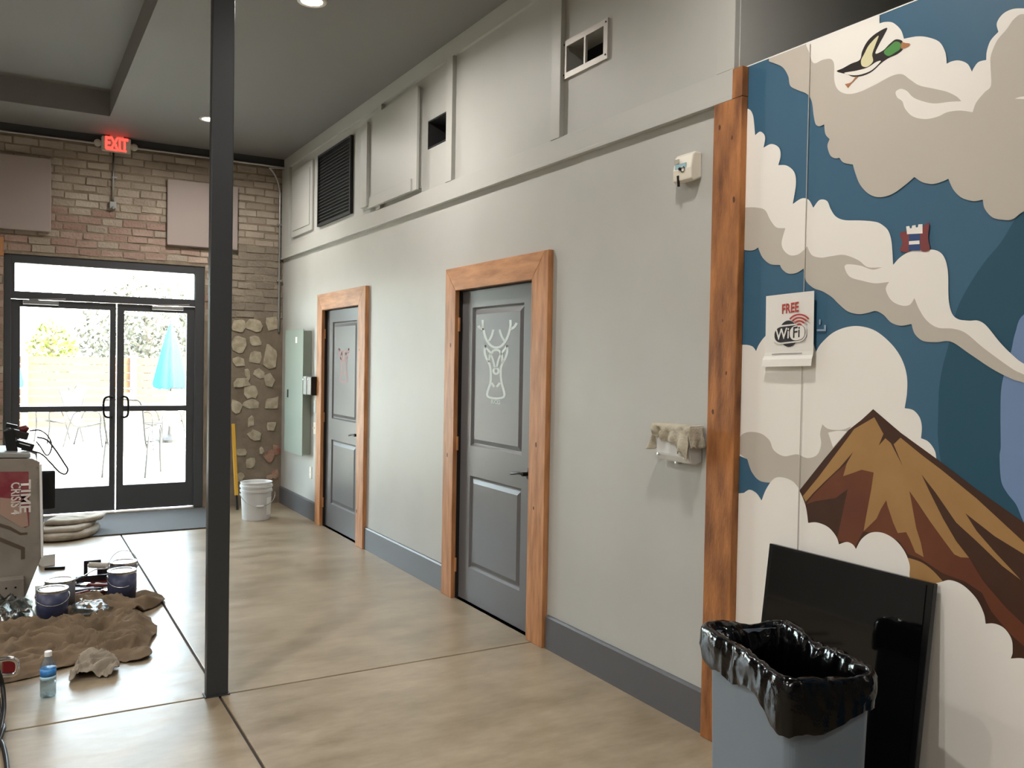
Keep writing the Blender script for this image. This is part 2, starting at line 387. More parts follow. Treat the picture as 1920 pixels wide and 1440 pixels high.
# open hole & framed vent
h_ = thing('duct_opening', (W+.1, 5.46, 3.05), 'small open dark duct hole in upper wall beside the raised hatch', 'opening')
MB().holes(HOLE[0]+.002, HOLE[1]-.002, HOLE[2]+.002, HOLE[3]-.002, [(HOLE[0]+.012, HOLE[1]-.012, HOLE[2]+.012, HOLE[3]-.012)], lambda u, v, d: (W-.002+d, u, v), .15).build('duct_sleeve', 'grille', h_)
Box('duct_back', 'void', h_, W+.145, W+.155, HOLE[0]+.01, HOLE[1]-.01, HOLE[2]+.01, HOLE[3]-.01)
vt = thing('supply_vent', (W, 3.69, 3.065), 'silver framed twin-opening air vent high on the grey wall near corner', 'vent')
MB().holes(3.495, 3.893, 3.058, 3.258, [(3.53, 3.683, 3.09, 3.226), (3.70, 3.858, 3.09, 3.226)], lambda u, v, d: (W-.014+d, u, v), .014).build('vent_frame', 'vent_steel', vt, bevel=.002)
Box('vent_back', 'void', vt, W+.13, W+.14, VENT[0], VENT[1], VENT[2], VENT[3])
for zz in (3.08, 3.24):
    for yy in (3.51, 3.88): MB().lathe((W-.014, yy, zz), [(.005, 0), (.005, .002), (0, .003)], 10, (-1, 0, 0)).build('screw', 'black_metal', vt)
# baseboards
bb = struct(thing('baseboard_right', (W, 5, 0), 'dark grey baseboard along the right wall', 'baseboard'))
for a, b in ((2.71, 3.956), (5.256, 6.772), (8.056, YB)):
    MB().prism([(W, a, 0), (W-.018, a, 0), (W-.018, a, .172), (W-.012, a, .183), (W, a, .183)], (0, b-a, 0)).build('baseboard_run', 'baseboard_paint', bb)
# doors
DECALBUCK = [  # traced in a 3.6x crop from (850,540)
    ([(170, 255), (182, 270), (203, 283)], 11), ([(198, 215), (201, 262), (208, 300), (222, 345), (245, 380), (270, 398), (290, 402), (315, 397), (340, 375), (362, 340), (378, 295), (386, 255), (385, 215)], 11),
    ([(428, 235), (412, 262), (388, 277)], 11), ([(270, 280), (258, 325), (240, 358)], 10), ([(312, 280), (326, 325), (345, 358)], 10),
    ([(216, 385), (212, 430), (222, 470), (240, 505), (250, 540), (253, 590), (250, 640), (232, 732), (340, 735), (326, 640), (320, 590), (322, 540), (335, 505), (352, 470), (364, 430), (364, 385)], 10),
    ([(216, 385), (232, 415), (258, 440), (268, 425), (290, 418), (312, 425), (322, 440), (346, 415), (364, 385)], 10),
    ([(240, 500), (244, 470), (250, 445), (262, 470), (272, 500), (280, 540)], 9), ([(332, 500), (330, 470), (324, 445), (310, 470), (300, 500), (294, 540)], 9),
    ([(258, 640), (276, 668)], 10), ([(314, 640), (292, 668)], 10)]
def room_door(name, d0, label, red):
    X = W+.02; y0, y1 = d0
    r = struct(thing(name, (W, (y0+y1)/2, 0), label, 'door'))
    py = (y0+.166, y0+.812); P = [(py[0], py[1], 1.018, 1.904), (py[0], py[1], .228, .825)]
    mb = MB().holes(y0+.004, y1-.004, .008, TOPO-.006, P, lambda u, v, d: (X+d, u, v), .012)
    for a, b, c, d in P:
        prev = [(a, b, c, d, .012)]
        lv = [(0, 0), (.012, .012), (.02, .012), (.046, .002)]
        rect = lambda i, dep: [V((X+dep, a+i, c+i)), V((X+dep, b-i, c+i)), V((X+dep, b-i, d-i)), V((X+dep, a+i, d-i))]
        for k in range(3):
            p, q = rect(*lv[k]), rect(*lv[k+1]); mb.add(p+q, [(i, (i+1) % 4, 4+(i+1) % 4, 4+i) for i in range(4)])
        mb.add(rect(*lv[3]), [(0, 1, 2, 3)])
    mb.box(X+.0125, X+.04, y0+.004, y1-.004, .008, TOPO-.006)
    mb.build('door_slab', 'door_paint', r)
    # jamb lining, shade of its turned-away faces put in as near-black colour
    Box('jamb', 'shade_black', r, W-.004, W+.1, y1-.004, y1+.012, 0, TOPO); Box('jamb', 'shade_black', r, W-.004, W+.1, y0-.012, y0+.004, 0, TOPO)
    Box('head_jamb', 'shade_black', r, W-.004, W+.1, y0, y1, TOPO-.006, TOPO+.01)
    T = .034; w = .15; zt = TOPO+w
    def mitre(pts, m):
        o = MB().prism(pts, (T, 0, 0)).build('casing_board', m, r, bevel=.003); return o
    x = W-T
    mitre([(x, y1+w, 0), (x, y1, 0), (x, y1, TOPO), (x, y1+w, zt)], 'wood_light')
    mitre([(x, y0, 0), (x, y0-w-.02, 0), (x, y0-w-.02, zt), (x, y0-w+.012, zt), (x, y0, TOPO)], 'wood_light')
    mitre([(x, y1, TOPO), (x, y0, TOPO), (x, y0-w+.012, zt), (x, y1+w, zt)], 'wood_light_h')
    # knots
    rnd = random.Random(name)
    for k in range(4):
        yy, zz = rnd.choice([(y1+rnd.uniform(.03, .12), rnd.uniform(.2, 1.9)), (y0-rnd.uniform(.03, .13), rnd.uniform(.2, 1.9)), (rnd.uniform(y0, y1), TOPO+rnd.uniform(.03, .12))])
        rr = rnd.uniform(.006, .014)
        MB().add([(x-.0006, yy+rr*math.cos(q*.63)*rnd.uniform(.7, 1), zz+rr*1.4*math.sin(q*.63)) for q in range(10)], [tuple(range(10))]).build('knot', 'knot', r, fix=False)
    for z in (.22, 1.02, 1.8):
        MB().tube([(W-.004, y1-.004, z-.045), (W-.004, y1-.004, z+.045)], .008, 10).build('hinge', 'wood_light', r)
    # lever
    hy, hz = y0+.075, .922
    hd = MB().lathe((X, hy, hz), [(.034, 0), (.034, .006), (.03, .01), (.012, .012), (.012, .05), (0, .05)], 20, (-1, 0, 0)).build('lever_handle', 'black_metal', r, smooth=False)
    MB().tube(path3([(X-.045, hy, hz), (X-.05, hy+.04, hz+.002), (X-.05, hy+.09, hz-.006), (X-.045, hy+.135, hz-.012)]), .0075, 8).build('lever', 'black_metal', hd, smooth=True)
    # decal
    Xd = X+.0012
    def f3(u, v): p = hit(850+u/3.6, 540+v/3.6, 0, Xd); return V((Xd, p.y+(y0-D1[0]), p.z))
    if not red:
        mb = MB()
        for pts, wd_ in DECALBUCK: ribbon(mb, smoothpts(pts, False, 5), wd_*1.45, f3)
        ring = [(288+17*math.cos(k*math.pi/10), 560+20*math.sin(k*math.pi/10)) for k in range(21)]; ribbon(mb, ring, 14, f3)
        mb.build('stag_decal', 'decal_white', r, fix=False)
        p = f3(284, 770); text('BUCKS', .036, 'decal_white', p, (0, -1, 0), (0, 0, 1), r, 'decal_lettering', bold=.0006, sx=1.05)
    else:
        mb = MB()
        for pts, wd_ in DECALBUCK[5:]: ribbon(mb, smoothpts([(p[0]*.92+20, p[1]*.92+30) for p in pts], False, 5), wd_*2.0, f3)
        mb.build('doe_decal', 'decal_red', r, fix=False)
    return r
room_door('door_1', D1, 'grey panelled door with white antlered stag outline in wood casing', False)
room_door('door_2', D2, 'grey panelled door with faded red emblem in wood casing', True)
# corner board between grey wall and mural
c = struct(thing('trim_4', (W-.02, 2.63, 0), 'rough stained wooden corner board between grey wall and mural', 'trim'))
MB().box(W-.036, W, 2.552, 2.71, 0, 2.628).build('corner_board', 'wood_post', c, bevel=.004)
MB().box(W-.036, W, 2.552, 2.607, 2.628, 2.748).build('corner_board', 'wood_post', c, bevel=.003)
rnd = random.Random(3)
for k in range(6):
    yy, zz, rr = rnd.uniform(2.575, 2.69), rnd.uniform(.3, 2.55), rnd.uniform(.004, .009)
    MB().add([(W-.0368, yy+rr*math.cos(q*.63)*rnd.uniform(.6, 1), zz+rr*1.5*math.sin(q*.63)) for q in range(10)], [tuple(range(10))]).build('knot', 'knot', c, fix=False)
# ---- mural wall
MY1, MY0, MZ = 2.575, -3.9, 2.75
mw = struct(thing('wall_mural', (W, .5, 0), 'wall painted with clouds, blue sky and a brown mountain', 'mural wall'))
Box('mural_ground', 'm_blue', mw, W, W+.1, .2, MY1, 0, MZ); Box('plain_wall', 'ceiling_paint', mw, W, W+.1, MY0, .2, 0, MZ)  # unseen wall past the mural, coloured dark to keep reflections dim
Box('wall_top_deck', 'ceiling_paint', mw, W+.1, W+2.2, MY0, 2.605, 2.65, MZ-.01)
Box('wall_cap', 'white_label', mw, W-.001, W+.1, MY0, MY1, MZ, MZ+.004)
def A(u, v): return (1380+u/3.4278, v/3.4278)
def B(u, v): return (1380+u/3.4278, 400+v/3.4278)
def Cc(u, v): return (1380+u/2.8796, 740+v/2.8796)
def clip(pts):
    for ax, lim, sg in ((0, MY1-.001, -1), (0, .201, 1), (1, MZ-.001, -1), (1, .002, 1)):
        out = []
        for i in range(len(pts)):
            p, q = pts[i], pts[(i+1) % len(pts)]; dp, dq = sg*(p[ax]-lim), sg*(q[ax]-lim)
            if dp >= 0: out.append(p)
            if (dp >= 0) != (dq >= 0): out.append(p.lerp(q, dp/(dp-dq)))
        pts = out
    return pts
LAYER = [0]
def paint(name, m, polys, smooth=True, n=6):
    LAYER[0] += 1; X = W-.0002*LAYER[0]
    bm = bmesh.new()
    for pts in polys:
        pp = smoothpts(pts, True, n) if smooth else [V(p[:2]) for p in pts]
        yz = clip([V((wl(*p).y, wl(*p).z)) for p in pp])
        cl = []
        for p in yz:
            if not cl or (p-cl[-1]).length > 2e-4: cl.append(p)
        if len(cl) < 3: continue
        r_ = delaunay_2d_cdt([V((p.x, p.y)) for p in cl], [], [list(range(len(cl)))], 3, 1e-5)
        nv = [bm.verts.new((0, p.x, p.y)) for p in r_[0]]
        for f in r_[2]: bm.faces.new([nv[i] for i in f])
    off = wloc(mw)
    for v in bm.verts: v.co = V((X, v.co.y, v.co.z))-off
    for f in bm.faces:
        f.normal_update()
        if f.normal.x > 0: f.normal_flip()
    me = bpy.data.meshes.new(name); bm.to_mesh(me); bm.free(); me.materials.append(MATS[m])
    o = bpy.data.objects.new(name, me); COL.objects.link(o); o.parent = mw
    return o
def T_(fn, pts): return [fn(p[0], p[1])+tuple(p[2:]) for p in pts]
# teal ring and periwinkle disc
paint('teal_band', 'm_teal', [T_(B, [(2300, -300, 1), (1851, -20), (1790, 45), (1700, 190), (1600, 310), (1500, 460), (1420, 620), (1370, 830), (1330, 980), (1305, 1130), (1300, 1300), (1298, 1440), (1320, 1600), (1420, 1900), (2300, 2300, 1)])])
paint('periwinkle_disc', 'm_peri', [T_(B, [(2300, 400, 1), (1851, 650), (1795, 770), (1770, 880), (1730, 1010), (1705, 1130), (1700, 1300), (1702, 1500), (1695, 1560), (1705, 1720), (1745, 1800), (1800, 1870), (1900, 2050), (2300, 2300, 1)])])
# low cloud bank (white) reaching the floor
low = T_(B, [(-60, 850, 1), (60, 845), (105, 855), (130, 885, 1), (150, 840), (200, 780), (290, 740), (400, 745), (480, 800), (515, 890, 1), (545, 840), (620, 770), (710, 732), (800, 726), (900, 757), (1000, 840), (1065, 935), (1098, 1040), (1100, 1150), (1085, 1252, 1), (1140, 1265), (1180, 1310), (1195, 1370), (1190, 1445, 1), (1240, 1470), (1280, 1530), (1290, 1600, 1)]) + [(1750, 900, 1), (1750, 1900, 1), (1300, 1900, 1)]
paint('cloud', 'm_white', [low])
paint('cloud_shade', 'm_grey', [T_(Cc, [(20, 235), (60, 203), (130, 208), (180, 245), (205, 300), (260, 332), (330, 322), (385, 342), (438, 325), (460, 270), (455, 210), (467, 160, 1), (500, 185), (570, 190), (625, 170, 1), (420, 430, 1), (350, 520, 1), (310, 470), (255, 447), (215, 455), (190, 478, 1), (130, 465), (85, 415), (62, 350, 1), (20, 320, 1)])])
paint('cloud_glint', 'm_white', [T_(Cc, [(498, 205, 1), (550, 195), (600, 198, 1), (525, 285, 1)])])
paint('sky_gap', 'm_blue', [T_(Cc, [(20, 330, 1), (62, 348, 1), (85, 415), (130, 465), (196, 476, 1), (165, 510), (140, 572, 1), (110, 530), (70, 515), (45, 532, 1), (15, 560, 1)])])
# mountain
ML = 1.0
paint('mountain', 'm_brown', [T_(Cc, [(742, 78), (680, 135), (610, 190), (480, 345), (345, 515), (345, 900), (900, 1250), (1600, 1800), (2300, 2100), (2300, 1230), (1950, 960), (1555, 690), (1300, 510), (1090, 350), (890, 205)])], False)
paint('mountain_ridge', 'm_tan', [T_(Cc, [(748, 122), (798, 212), (772, 275), (808, 235), (838, 262), (903, 388), (853, 268), (890, 232), (1010, 330), (1110, 405), (1300, 560), (1555, 795), (2300, 1400), (2300, 1480), (1900, 1120), (1555, 860), (1400, 765), (1240, 640), (1300, 735), (1400, 850), (1540, 1000), (1440, 925), (1300, 790), (1190, 690), (1080, 530), (1003, 430), (1050, 530), (1120, 670), (1190, 790), (1260, 880), (1215, 878), (1180, 862), (1130, 795), (1050, 685), (990, 595), (938, 520), (960, 640), (975, 720), (1000, 800), (1015, 877), (970, 852), (940, 780), (920, 742), (875, 747), (850, 690), (820, 600), (813, 570), (785, 615), (760, 670), (690, 738), (700, 680), (715, 600), (732, 510), (745, 420), (680, 405), (640, 420), (580, 440), (600, 370), (635, 308), (560, 395), (480, 470), (420, 530), (378, 578), (362, 548), (450, 440), (600, 240), (640, 185)])], False)
paint('mountain_slope', 'm_red', [
    T_(Cc, [(380, 592), (420, 540), (520, 440), (600, 370), (580, 440), (640, 420), (680, 405), (745, 420), (732, 510), (715, 600), (690, 738), (640, 830), (600, 795), (545, 790), (575, 650), (605, 510), (540, 558), (430, 575)]),
    T_(Cc, [(690, 738), (760, 670), (785, 615), (813, 572), (820, 600), (850, 690), (875, 747), (920, 742), (940, 780), (970, 852), (1015, 877), (1000, 800), (975, 720), (960, 640), (940, 524), (1050, 685), (1130, 795), (1180, 862), (1215, 878), (1260, 880), (1340, 1010), (1460, 1150), (1650, 1330), (1650, 1440), (1480, 1290), (1380, 1170), (1330, 1070), (1240, 1010), (1120, 965), (1000, 888), (930, 860), (880, 790), (800, 760)])], False)
paint('mountain_foot', 'm_tan', [T_(Cc, [(930, 880, 1), (1000, 903), (1060, 945), (1118, 1006, 1), (1060, 1100, 1), (900, 1000, 1)])])
front = T_(Cc, [(-60, 540, 1), (45, 530, 1), (75, 513), (110, 530), (140, 573, 1), (165, 510), (205, 455), (250, 446), (305, 468), (345, 520), (378, 600), (392, 692, 1), (440, 690), (500, 715), (543, 765), (558, 808, 1), (600, 795), (632, 808), (650, 833, 1), (680, 780), (730, 745), (795, 746), (860, 782), (912, 845), (940, 920), (942, 990), (990, 1060, 1), (1040, 1030), (1105, 1012), (1160, 1001), (1230, 1030), (1300, 1100), (1340, 1180), (1350, 1236, 1), (1400, 1236), (1452, 1262), (1490, 1320), (1496, 1390), (1486, 1424, 1), (1560, 1425), (1640, 1470), (1700, 1560), (1720, 1650, 1), (1800, 1640), (1900, 1690), (2000, 1800, 1), (2300, 1900, 1), (2300, 3200, 1), (-60, 3200, 1)])
paint('cloud', 'm_white', [front])
# middle cloud band
up = [(-30, -230, 1)] + [(u, v-1440+68) + tuple(r) for u, v, *r in []]
upA = T_(A, [(-40, 690, 1), (80, 700), (110, 735), (120, 800), (126, 870, 1), (160, 846), (190, 880), (180, 950, 1), (230, 926), (278, 948), (290, 1000), (275, 1062, 1), (330, 1065), (378, 1108), (388, 1185), (368, 1312, 1), (425, 1276), (470, 1285), (500, 1336, 1), (540, 1286), (588, 1292), (612, 1345), (645, 1392), (700, 1415)])
upB = T_(B, [(800, 46), (880, 52), (930, 66), (980, 110), (1003, 185), (1013, 332, 1), (1060, 282), (1130, 242), (1220, 232), (1300, 242), (1345, 290), (1366, 380), (1370, 550), (1390, 640), (1430, 680), (1500, 690), (1560, 690), (1612, 722), (1700, 830), (1780, 910), (1851, 965), (2300, 1180, 1)])
paint('cloud_band', 'm_grey', [upA+upB+T_(B, [(2300, 1280, 1), (1851, 1088), (1780, 1066), (1650, 1000), (1500, 900), (1385, 825), (1290, 828), (1205, 820), (1152, 775), (1131, 712, 1), (1060, 722), (1000, 702), (950, 652), (900, 628), (850, 640), (790, 648), (720, 630), (662, 582), (620, 540), (560, 502), (500, 480), (452, 432), (437, 355, 1), (395, 382), (340, 388), (302, 362), (285, 332, 1), (222, 326), (172, 282), (145, 220, 1), (112, 238), (60, 236), (-40, 200, 1)])])
paint('cloud', 'm_white', [upA+upB+T_(B, [(2300, 1235, 1), (1851, 1035), (1780, 1000), (1600, 870), (1480, 770), (1400, 742), (1300, 735), (1230, 690), (1182, 620), (1150, 545, 1), (1120, 588), (1065, 592), (1002, 560), (966, 490), (986, 441, 1), (900, 450), (820, 435), (735, 408), (701, 348), (718, 328), (800, 336), (880, 362), (942, 347, 1), (850, 346), (790, 302), (700, 268), (620, 275), (550, 285), (490, 268), (460, 212, 1), (435, 240), (400, 265), (352, 270), (312, 240), (296, 190), (320, 96, 1), (262, 90), (222, 40), (190, -20), (140, -36), (80, -38), (-40, -30, 1)])])
# upper cloud
topline = T_(A, [(2200, -380, 1), (1160, -10, 1), (925, 60, 1), (925, 150, 1)])
edgeR = T_(A, [(2200, 120, 1), (1940, 60), (1851, 55), (1780, 60), (1718, 92), (1680, 150), (1690, 206, 1), (1640, 262), (1616, 330), (1612, 386, 1), (1562, 400), (1532, 438), (1520, 462, 1), (1492, 412), (1440, 390), (1392, 395), (1358, 411, 1), (1350, 340), (1312, 272), (1242, 242), (1170, 235), (1083, 250, 1), (1062, 192), (1012, 147), (962, 142), (926, 152, 1), (926, 60, 1)])
paint('cloud', 'm_grey', [T_(A, [(215, 250, 1), (215, 396, 1), (298, 430), (338, 488), (352, 552), (400, 580), (458, 604), (490, 652), (502, 740), (515, 798), (540, 812), (570, 800, 1), (578, 862), (605, 895, 1), (591, 940), (610, 1000), (640, 1018), (668, 1014, 1), (695, 1046), (755, 1058, 1), (770, 1112), (802, 1190), (862, 1250), (932, 1268), (1012, 1245), (1092, 1188), (1150, 1138, 1), (1202, 1172), (1270, 1183), (1332, 1166), (1368, 1150, 1), (1402, 1222), (1455, 1272), (1530, 1293), (1590, 1284, 1), (1602, 1342), (1652, 1398), (1720, 1413), (1780, 1410), (1851, 1360), (2000, 1300), (2200, 1350, 1)])+edgeR])
paint('cloud_light', 'm_white', [T_(A, [(455, 150, 1), (455, 295, 1), (475, 340), (490, 390), (512, 408), (560, 386), (612, 380), (634, 412), (636, 520), (662, 580), (722, 605), (802, 590), (900, 545), (1002, 490), (1070, 478), (1122, 512), (1182, 550), (1280, 572), (1362, 592), (1422, 622), (1452, 652, 1), (1380, 655), (1280, 666), (1202, 651), (1142, 626), (1102, 586), (1062, 572), (1030, 592), (1040, 627), (1072, 652), (1092, 702), (1142, 750), (1222, 766), (1302, 750), (1362, 722), (1442, 712), (1525, 722, 1), (1548, 660), (1600, 596), (1642, 552), (1640, 430), (1642, 360), (1682, 262), (1742, 192), (1790, 125), (1851, 92), (2200, 150, 1)])+edgeR])
paint('cloud_glint', 'm_white', [T_(A, [(1795, 636, 1), (1830, 624), (1900, 618), (2000, 630), (1900, 640), (1830, 637)])])
# plain wild duck and small tower stand-ins
paint('bird_outline', 'm_black', [T_(A, [(652, 460), (690, 440), (745, 410), (800, 385), (815, 330), (850, 265), (905, 215), (975, 180), (955, 230), (925, 285), (900, 345), (950, 325), (990, 285), (1030, 255), (1070, 262), (1075, 285), (1075, 320), (1040, 350), (985, 375), (935, 410), (880, 460), (820, 488), (760, 495), (720, 480)])])
paint('bird_wing', 'm_cream', [T_(A, [(815, 425), (808, 390), (830, 345), (860, 290), (920, 230), (900, 290), (880, 350), (885, 395), (850, 430)])])
paint('bird_belly', 'm_white', [T_(A, [(700, 470), (780, 455), (850, 435), (905, 400), (935, 395), (880, 450), (815, 478), (755, 485)])])
paint('bird_head', 'm_green', [T_(A, [(955, 335), (995, 295), (1030, 268), (1062, 280), (1060, 315), (1030, 338), (985, 362)])])
paint('bird_bill', 'm_bill', [T_(A, [(1070, 275), (1095, 278), (1122, 282), (1115, 300), (1085, 312), (1066, 312)])])
paint('bird_foot', 'm_bill', [T_(A, [(775, 492, 1), (745, 530), (705, 542, 1), (726, 568, 1), (745, 540), (790, 495, 1)])])
paint('tower_glow', 'm_towerred', [T_(B, [(1060, 130), (1110, 120), (1125, 180), (1120, 245), (1060, 240), (1075, 190)]), T_(B, [(1190, 120), (1245, 60), (1240, 160), (1250, 235), (1190, 235)])])
paint('tower', 'm_towerblue', [T_(B, [(1118, 130), (1188, 130), (1190, 240), (1115, 240)])], False)
paint('tower_stone', 'm_white', [T_(B, [(1100, 85), (1120, 82), (1125, 98), (1135, 96), (1138, 80), (1160, 76), (1163, 92), (1175, 90), (1178, 72), (1205, 70), (1205, 130), (1105, 135)]), T_(B, [(1118, 180), (1185, 175), (1186, 198), (1118, 202)])], False)
paint('wall_mark', 'm_glyph', [T_(B, [(540, 682), (550, 682), (550, 715), (540, 715)]), T_(B, [(525, 745), (572, 745), (572, 718), (584, 718), (584, 757), (525, 757)])], False)
for px in (1511,):
    y = wl(px, 500).y
    MB().tube([(W-.007, y, .03), (W-.007, y, MZ-.01)], .0016, 6).build('vinyl_seam', 'm_grey', mw)

# ---- back wall of brick
wb = struct(thing('wall_back', (1, YB, 0), 'old brick wall with bare plaster patches around the glass entrance', 'brick wall'))
OX0, OX1, OZ = -.06, 1.735, 2.5
MB().holes(XL, W+.3, -.05, ZC, [(OX0, OX1, -.05, OZ)], lambda u, v, d: (u, YB+.006+d, v), .28).build('mortar_face', 'mortar', wb)
MB().box(1.74, W, YB-.006, YB+.006, 0, 1.94).build('plaster_patch', 'plaster_dirty', wb)
rb = random.Random(11)
def brickmesh(k, m):
    r = random.Random(k); mb = MB(); j = lambda s: r.uniform(-s, s)
    vv = []
    for y, s in ((.02, 0), (0, 1)):
        for x, z in ((-.5, -.5), (.5, -.5), (.5, .5), (-.5, .5)):
            ins = .97 if s else 1.0
            vv.append(V((x*ins+j(.02), y+(j(.004) if s else 0), z*(.88 if s else 1)+j(.09)*s)))
    mb.add(vv, [(3, 2, 1, 0), (4, 5, 6, 7), (0, 1, 5, 4), (1, 2, 6, 5), (2, 3, 7, 6), (3, 0, 4, 7)])
    me = mb.mesh('brick'); bm = bmesh.new(); bm.from_mesh(me); bmesh.ops.recalc_face_normals(bm, faces=bm.faces); bm.to_mesh(me); bm.free(); me.materials.append(MATS[m]); return me
BM = {m: [brickmesh(k+len(m)*7, m) for k in range(8)] for m in ('brick_tan', 'brick_rose', 'brick_grey')}
bl = []; course = .0765; zc = .0; row = 0
while zc < 3.56:
    x = W - (0 if row % 2 else -.1)
    while x > -1.35:
        lw = .2*rb.uniform(.93, 1.07); x0, x1 = x-lw, x; x = x0
        x1c = min(x1, W); cx, cz = (x0+x1c)/2, zc+course/2
        if x1c-x0 < .04: continue
        if x0 < OX1 and x1c > OX0 and zc < OZ-.01:
            if x0 < OX1 < x1c-.04: x0 = OX1
            elif x0+.04 < OX0 < x1c: x1c = OX0
            else: continue
            cx = (x0+x1c)/2
        if cx > 1.74 and zc < 1.93: continue
        if (1.37 < x0 and x1c < 2.04 and 2.70 < zc < 3.3) or (x1c < .3 and 2.75 < zc < 3.35 and x0 > -.7): continue
        zone = 'brick_rose' if zc < 2.98 and cx < 1.9 else ('brick_grey' if cx > 1.74 and zc < 2.7 else 'brick_tan')
        if zone == 'brick_rose' and rb.random() < .3: zone = 'brick_tan'
        bl.append((cx, cz+rb.uniform(-.004, .004), x1c-x0-.008, course-rb.uniform(.007, .012), zone, rb.uniform(-.004, .004)))
    zc += course; row += 1
bl.sort(key=lambda b: (0 if b[0] > -.12 else 1))
for b in bl[:300]:
    o = bpy.data.objects.new('brick', rb.choice(BM[b[4]])); COL.objects.link(o); o.parent = wb
    o.location = V((b[0], YB+b[5], b[1]))-wloc(wb); o.scale = (b[2], 1, b[3])
mbs = {}
for b in bl[300:]:
    mbs.setdefault(b[4], MB()).box(b[0]-b[2]/2, b[0]+b[2]/2, YB+b[5], YB+.02, b[1]-b[3]/2, b[1]+b[3]/2)
for z_, m_ in mbs.items():
    tag(m_.build('brickwork', z_, wb), kind='stuff')
# exposed stones in the plaster: (px, py, w, h)
for px, py, w, h in ((449, 612, 30, 30), (477, 608, 30, 26), (510, 608, 24, 28), (447, 645, 26, 32), (479, 640, 26, 22), (507, 668, 26, 48), (478, 671, 28, 24), (449, 678, 24, 20), (485, 700, 20, 20), (504, 712, 20, 26), (452, 716, 34, 20), (472, 735, 26, 26), (443, 762, 22, 26), (470, 758, 30, 22), (510, 756, 28, 26), (470, 790, 14, 24), (476, 816, 24, 20), (508, 800, 20, 22), (452, 848, 22, 16), (470, 868, 18, 20), (505, 855, 22, 26), (518, 842, 16, 20), (448, 895, 18, 18), (505, 895, 14, 14), (490, 845, 10, 14), (463, 700, 12, 18), (516, 890, 14, 22)):
    c3 = bk(px, py, .006); r = random.Random(px*py); sc = .0058
    pts = []
    for k in range(8):
        a = k*2*math.pi/8+r.uniform(-.3, .3); q = r.uniform(.68, 1.15)
        ca, sa = math.cos(a), math.sin(a); e = (abs(ca)**3.5+abs(sa)**3.5)**(-1/3.5)
        pts.append((c3.x+ca*e*q*w*sc/2, YB-.005, c3.z+sa*e*q*h*sc/2))
    MB().prism(pts, (0, -r.uniform(.006, .014), 0)).build('stone', 'stone_red' if px > 503 and py > 835 else 'stone', wb, bevel=.003)
struct(Box('trim_5', 'beam_paint', None, XL, W-.001, YB-.09, YB+.01, 3.615, ZC), 'dark painted beam along the top of the brick wall', 'trim')
struct(Box('trim_6', 'wood_light', None, -.5, OX0-.002, YB-.05, YB+.01, 2.47, 2.64, bevel=.004), 'wood block at upper left corner of the glass entrance', 'trim')

# ---- glass entrance
e = struct(thing('door_3', (.84, YB, 0), 'dark metal double glass entrance doors with transom', 'door'))
fy0, fy1 = YB+.02, YB+.12
Box('frame_jamb', 'aluminium', e, OX0, .0, fy0, fy1, 0, OZ, bevel=.003); Box('frame_jamb', 'aluminium', e, 1.645, OX1, fy0, fy1, 0, OZ, bevel=.003)
Box('frame_head', 'aluminium', e, 0, 1.645, fy0, fy1, 2.419, OZ, bevel=.003); Box('transom_bar', 'aluminium', e, 0, 1.645, fy0, fy1, 2.085, 2.155, bevel=.003)
Box('transom_stop', 'aluminium', e, 0, .03, fy0+.01, fy1-.01, 2.155, 2.419); Box('transom_stop', 'aluminium', e, 1.636, 1.645, fy0+.01, fy1-.01, 2.155, 2.419)
Box('transom_pane', 'pane_glass', e, .03, 1.636, fy0+.045, fy0+.051, 2.155, 2.419)
Box('threshold', 'metal', e, 0, 1.645, fy0-.03, fy1, 0, .014, bevel=.003)
def leaf(x0, x1, gx0, gx1, side):
    y0, y1 = fy0+.03, fy0+.075
    lf = MB().holes(x0, x1, .022, 2.08, [(gx0, gx1, 1.064, 2.012), (gx0, gx1, .27, 1.009)], lambda u, v, d: (u, y0+d, v), .045).build('door_leaf', 'aluminium', e, bevel=.002)
    Box('pane', 'pane_glass', lf, gx0-.005, gx1+.005, y0+.02, y0+.026, 1.06, 2.016); Box('pane', 'pane_glass', lf, gx0-.005, gx1+.005, y0+.02, y0+.026, .266, 1.013)
    hx = gx1+.02 if side < 0 else gx0-.02; dx = -.075 if side < 0 else .055
    MB().tube(path3([(hx, y0, 1.15), (hx, y0-.04, 1.155), (hx+dx*.6, y0-.05, 1.155), (hx+dx, y0-.05, 1.12), (hx+dx, y0-.05, .99), (hx+dx*.6, y0-.05, .955), (hx, y0-.04, .955), (hx, y0, .96)], 5), .011, 8).build('pull_handle', 'black_metal', lf, smooth=True)
    cx = x0+.1 if side < 0 else x1-.42
    Box('closer', 'metal', lf, cx, cx+.3, y0-.05, y0-.001, 2.035, 2.075, bevel=.004)
    MB().bar((cx+.05, y0-.03, 2.08), (cx+.36, y0-.02, 2.1), .02, .012).build('closer_arm', 'metal', lf)
leaf(-.004, .902, .075, .848, -1); leaf(.914, 1.649, .978, 1.569, 1)

# ------------------------------------------------------------------ OBJECTS
# steel post
p = thing('support_post', (.825, 4.08, 0), 'dark grey square steel post standing on the floor joint', 'post')
MB().box(.777, .874, 4.072, 4.122, 0.004, ZC).build('post_shaft', 'post_paint', p, bevel=.004)
MB().box(.770, .881, 4.066, 4.128, 0, .006).build('base_plate', 'post_paint', p)
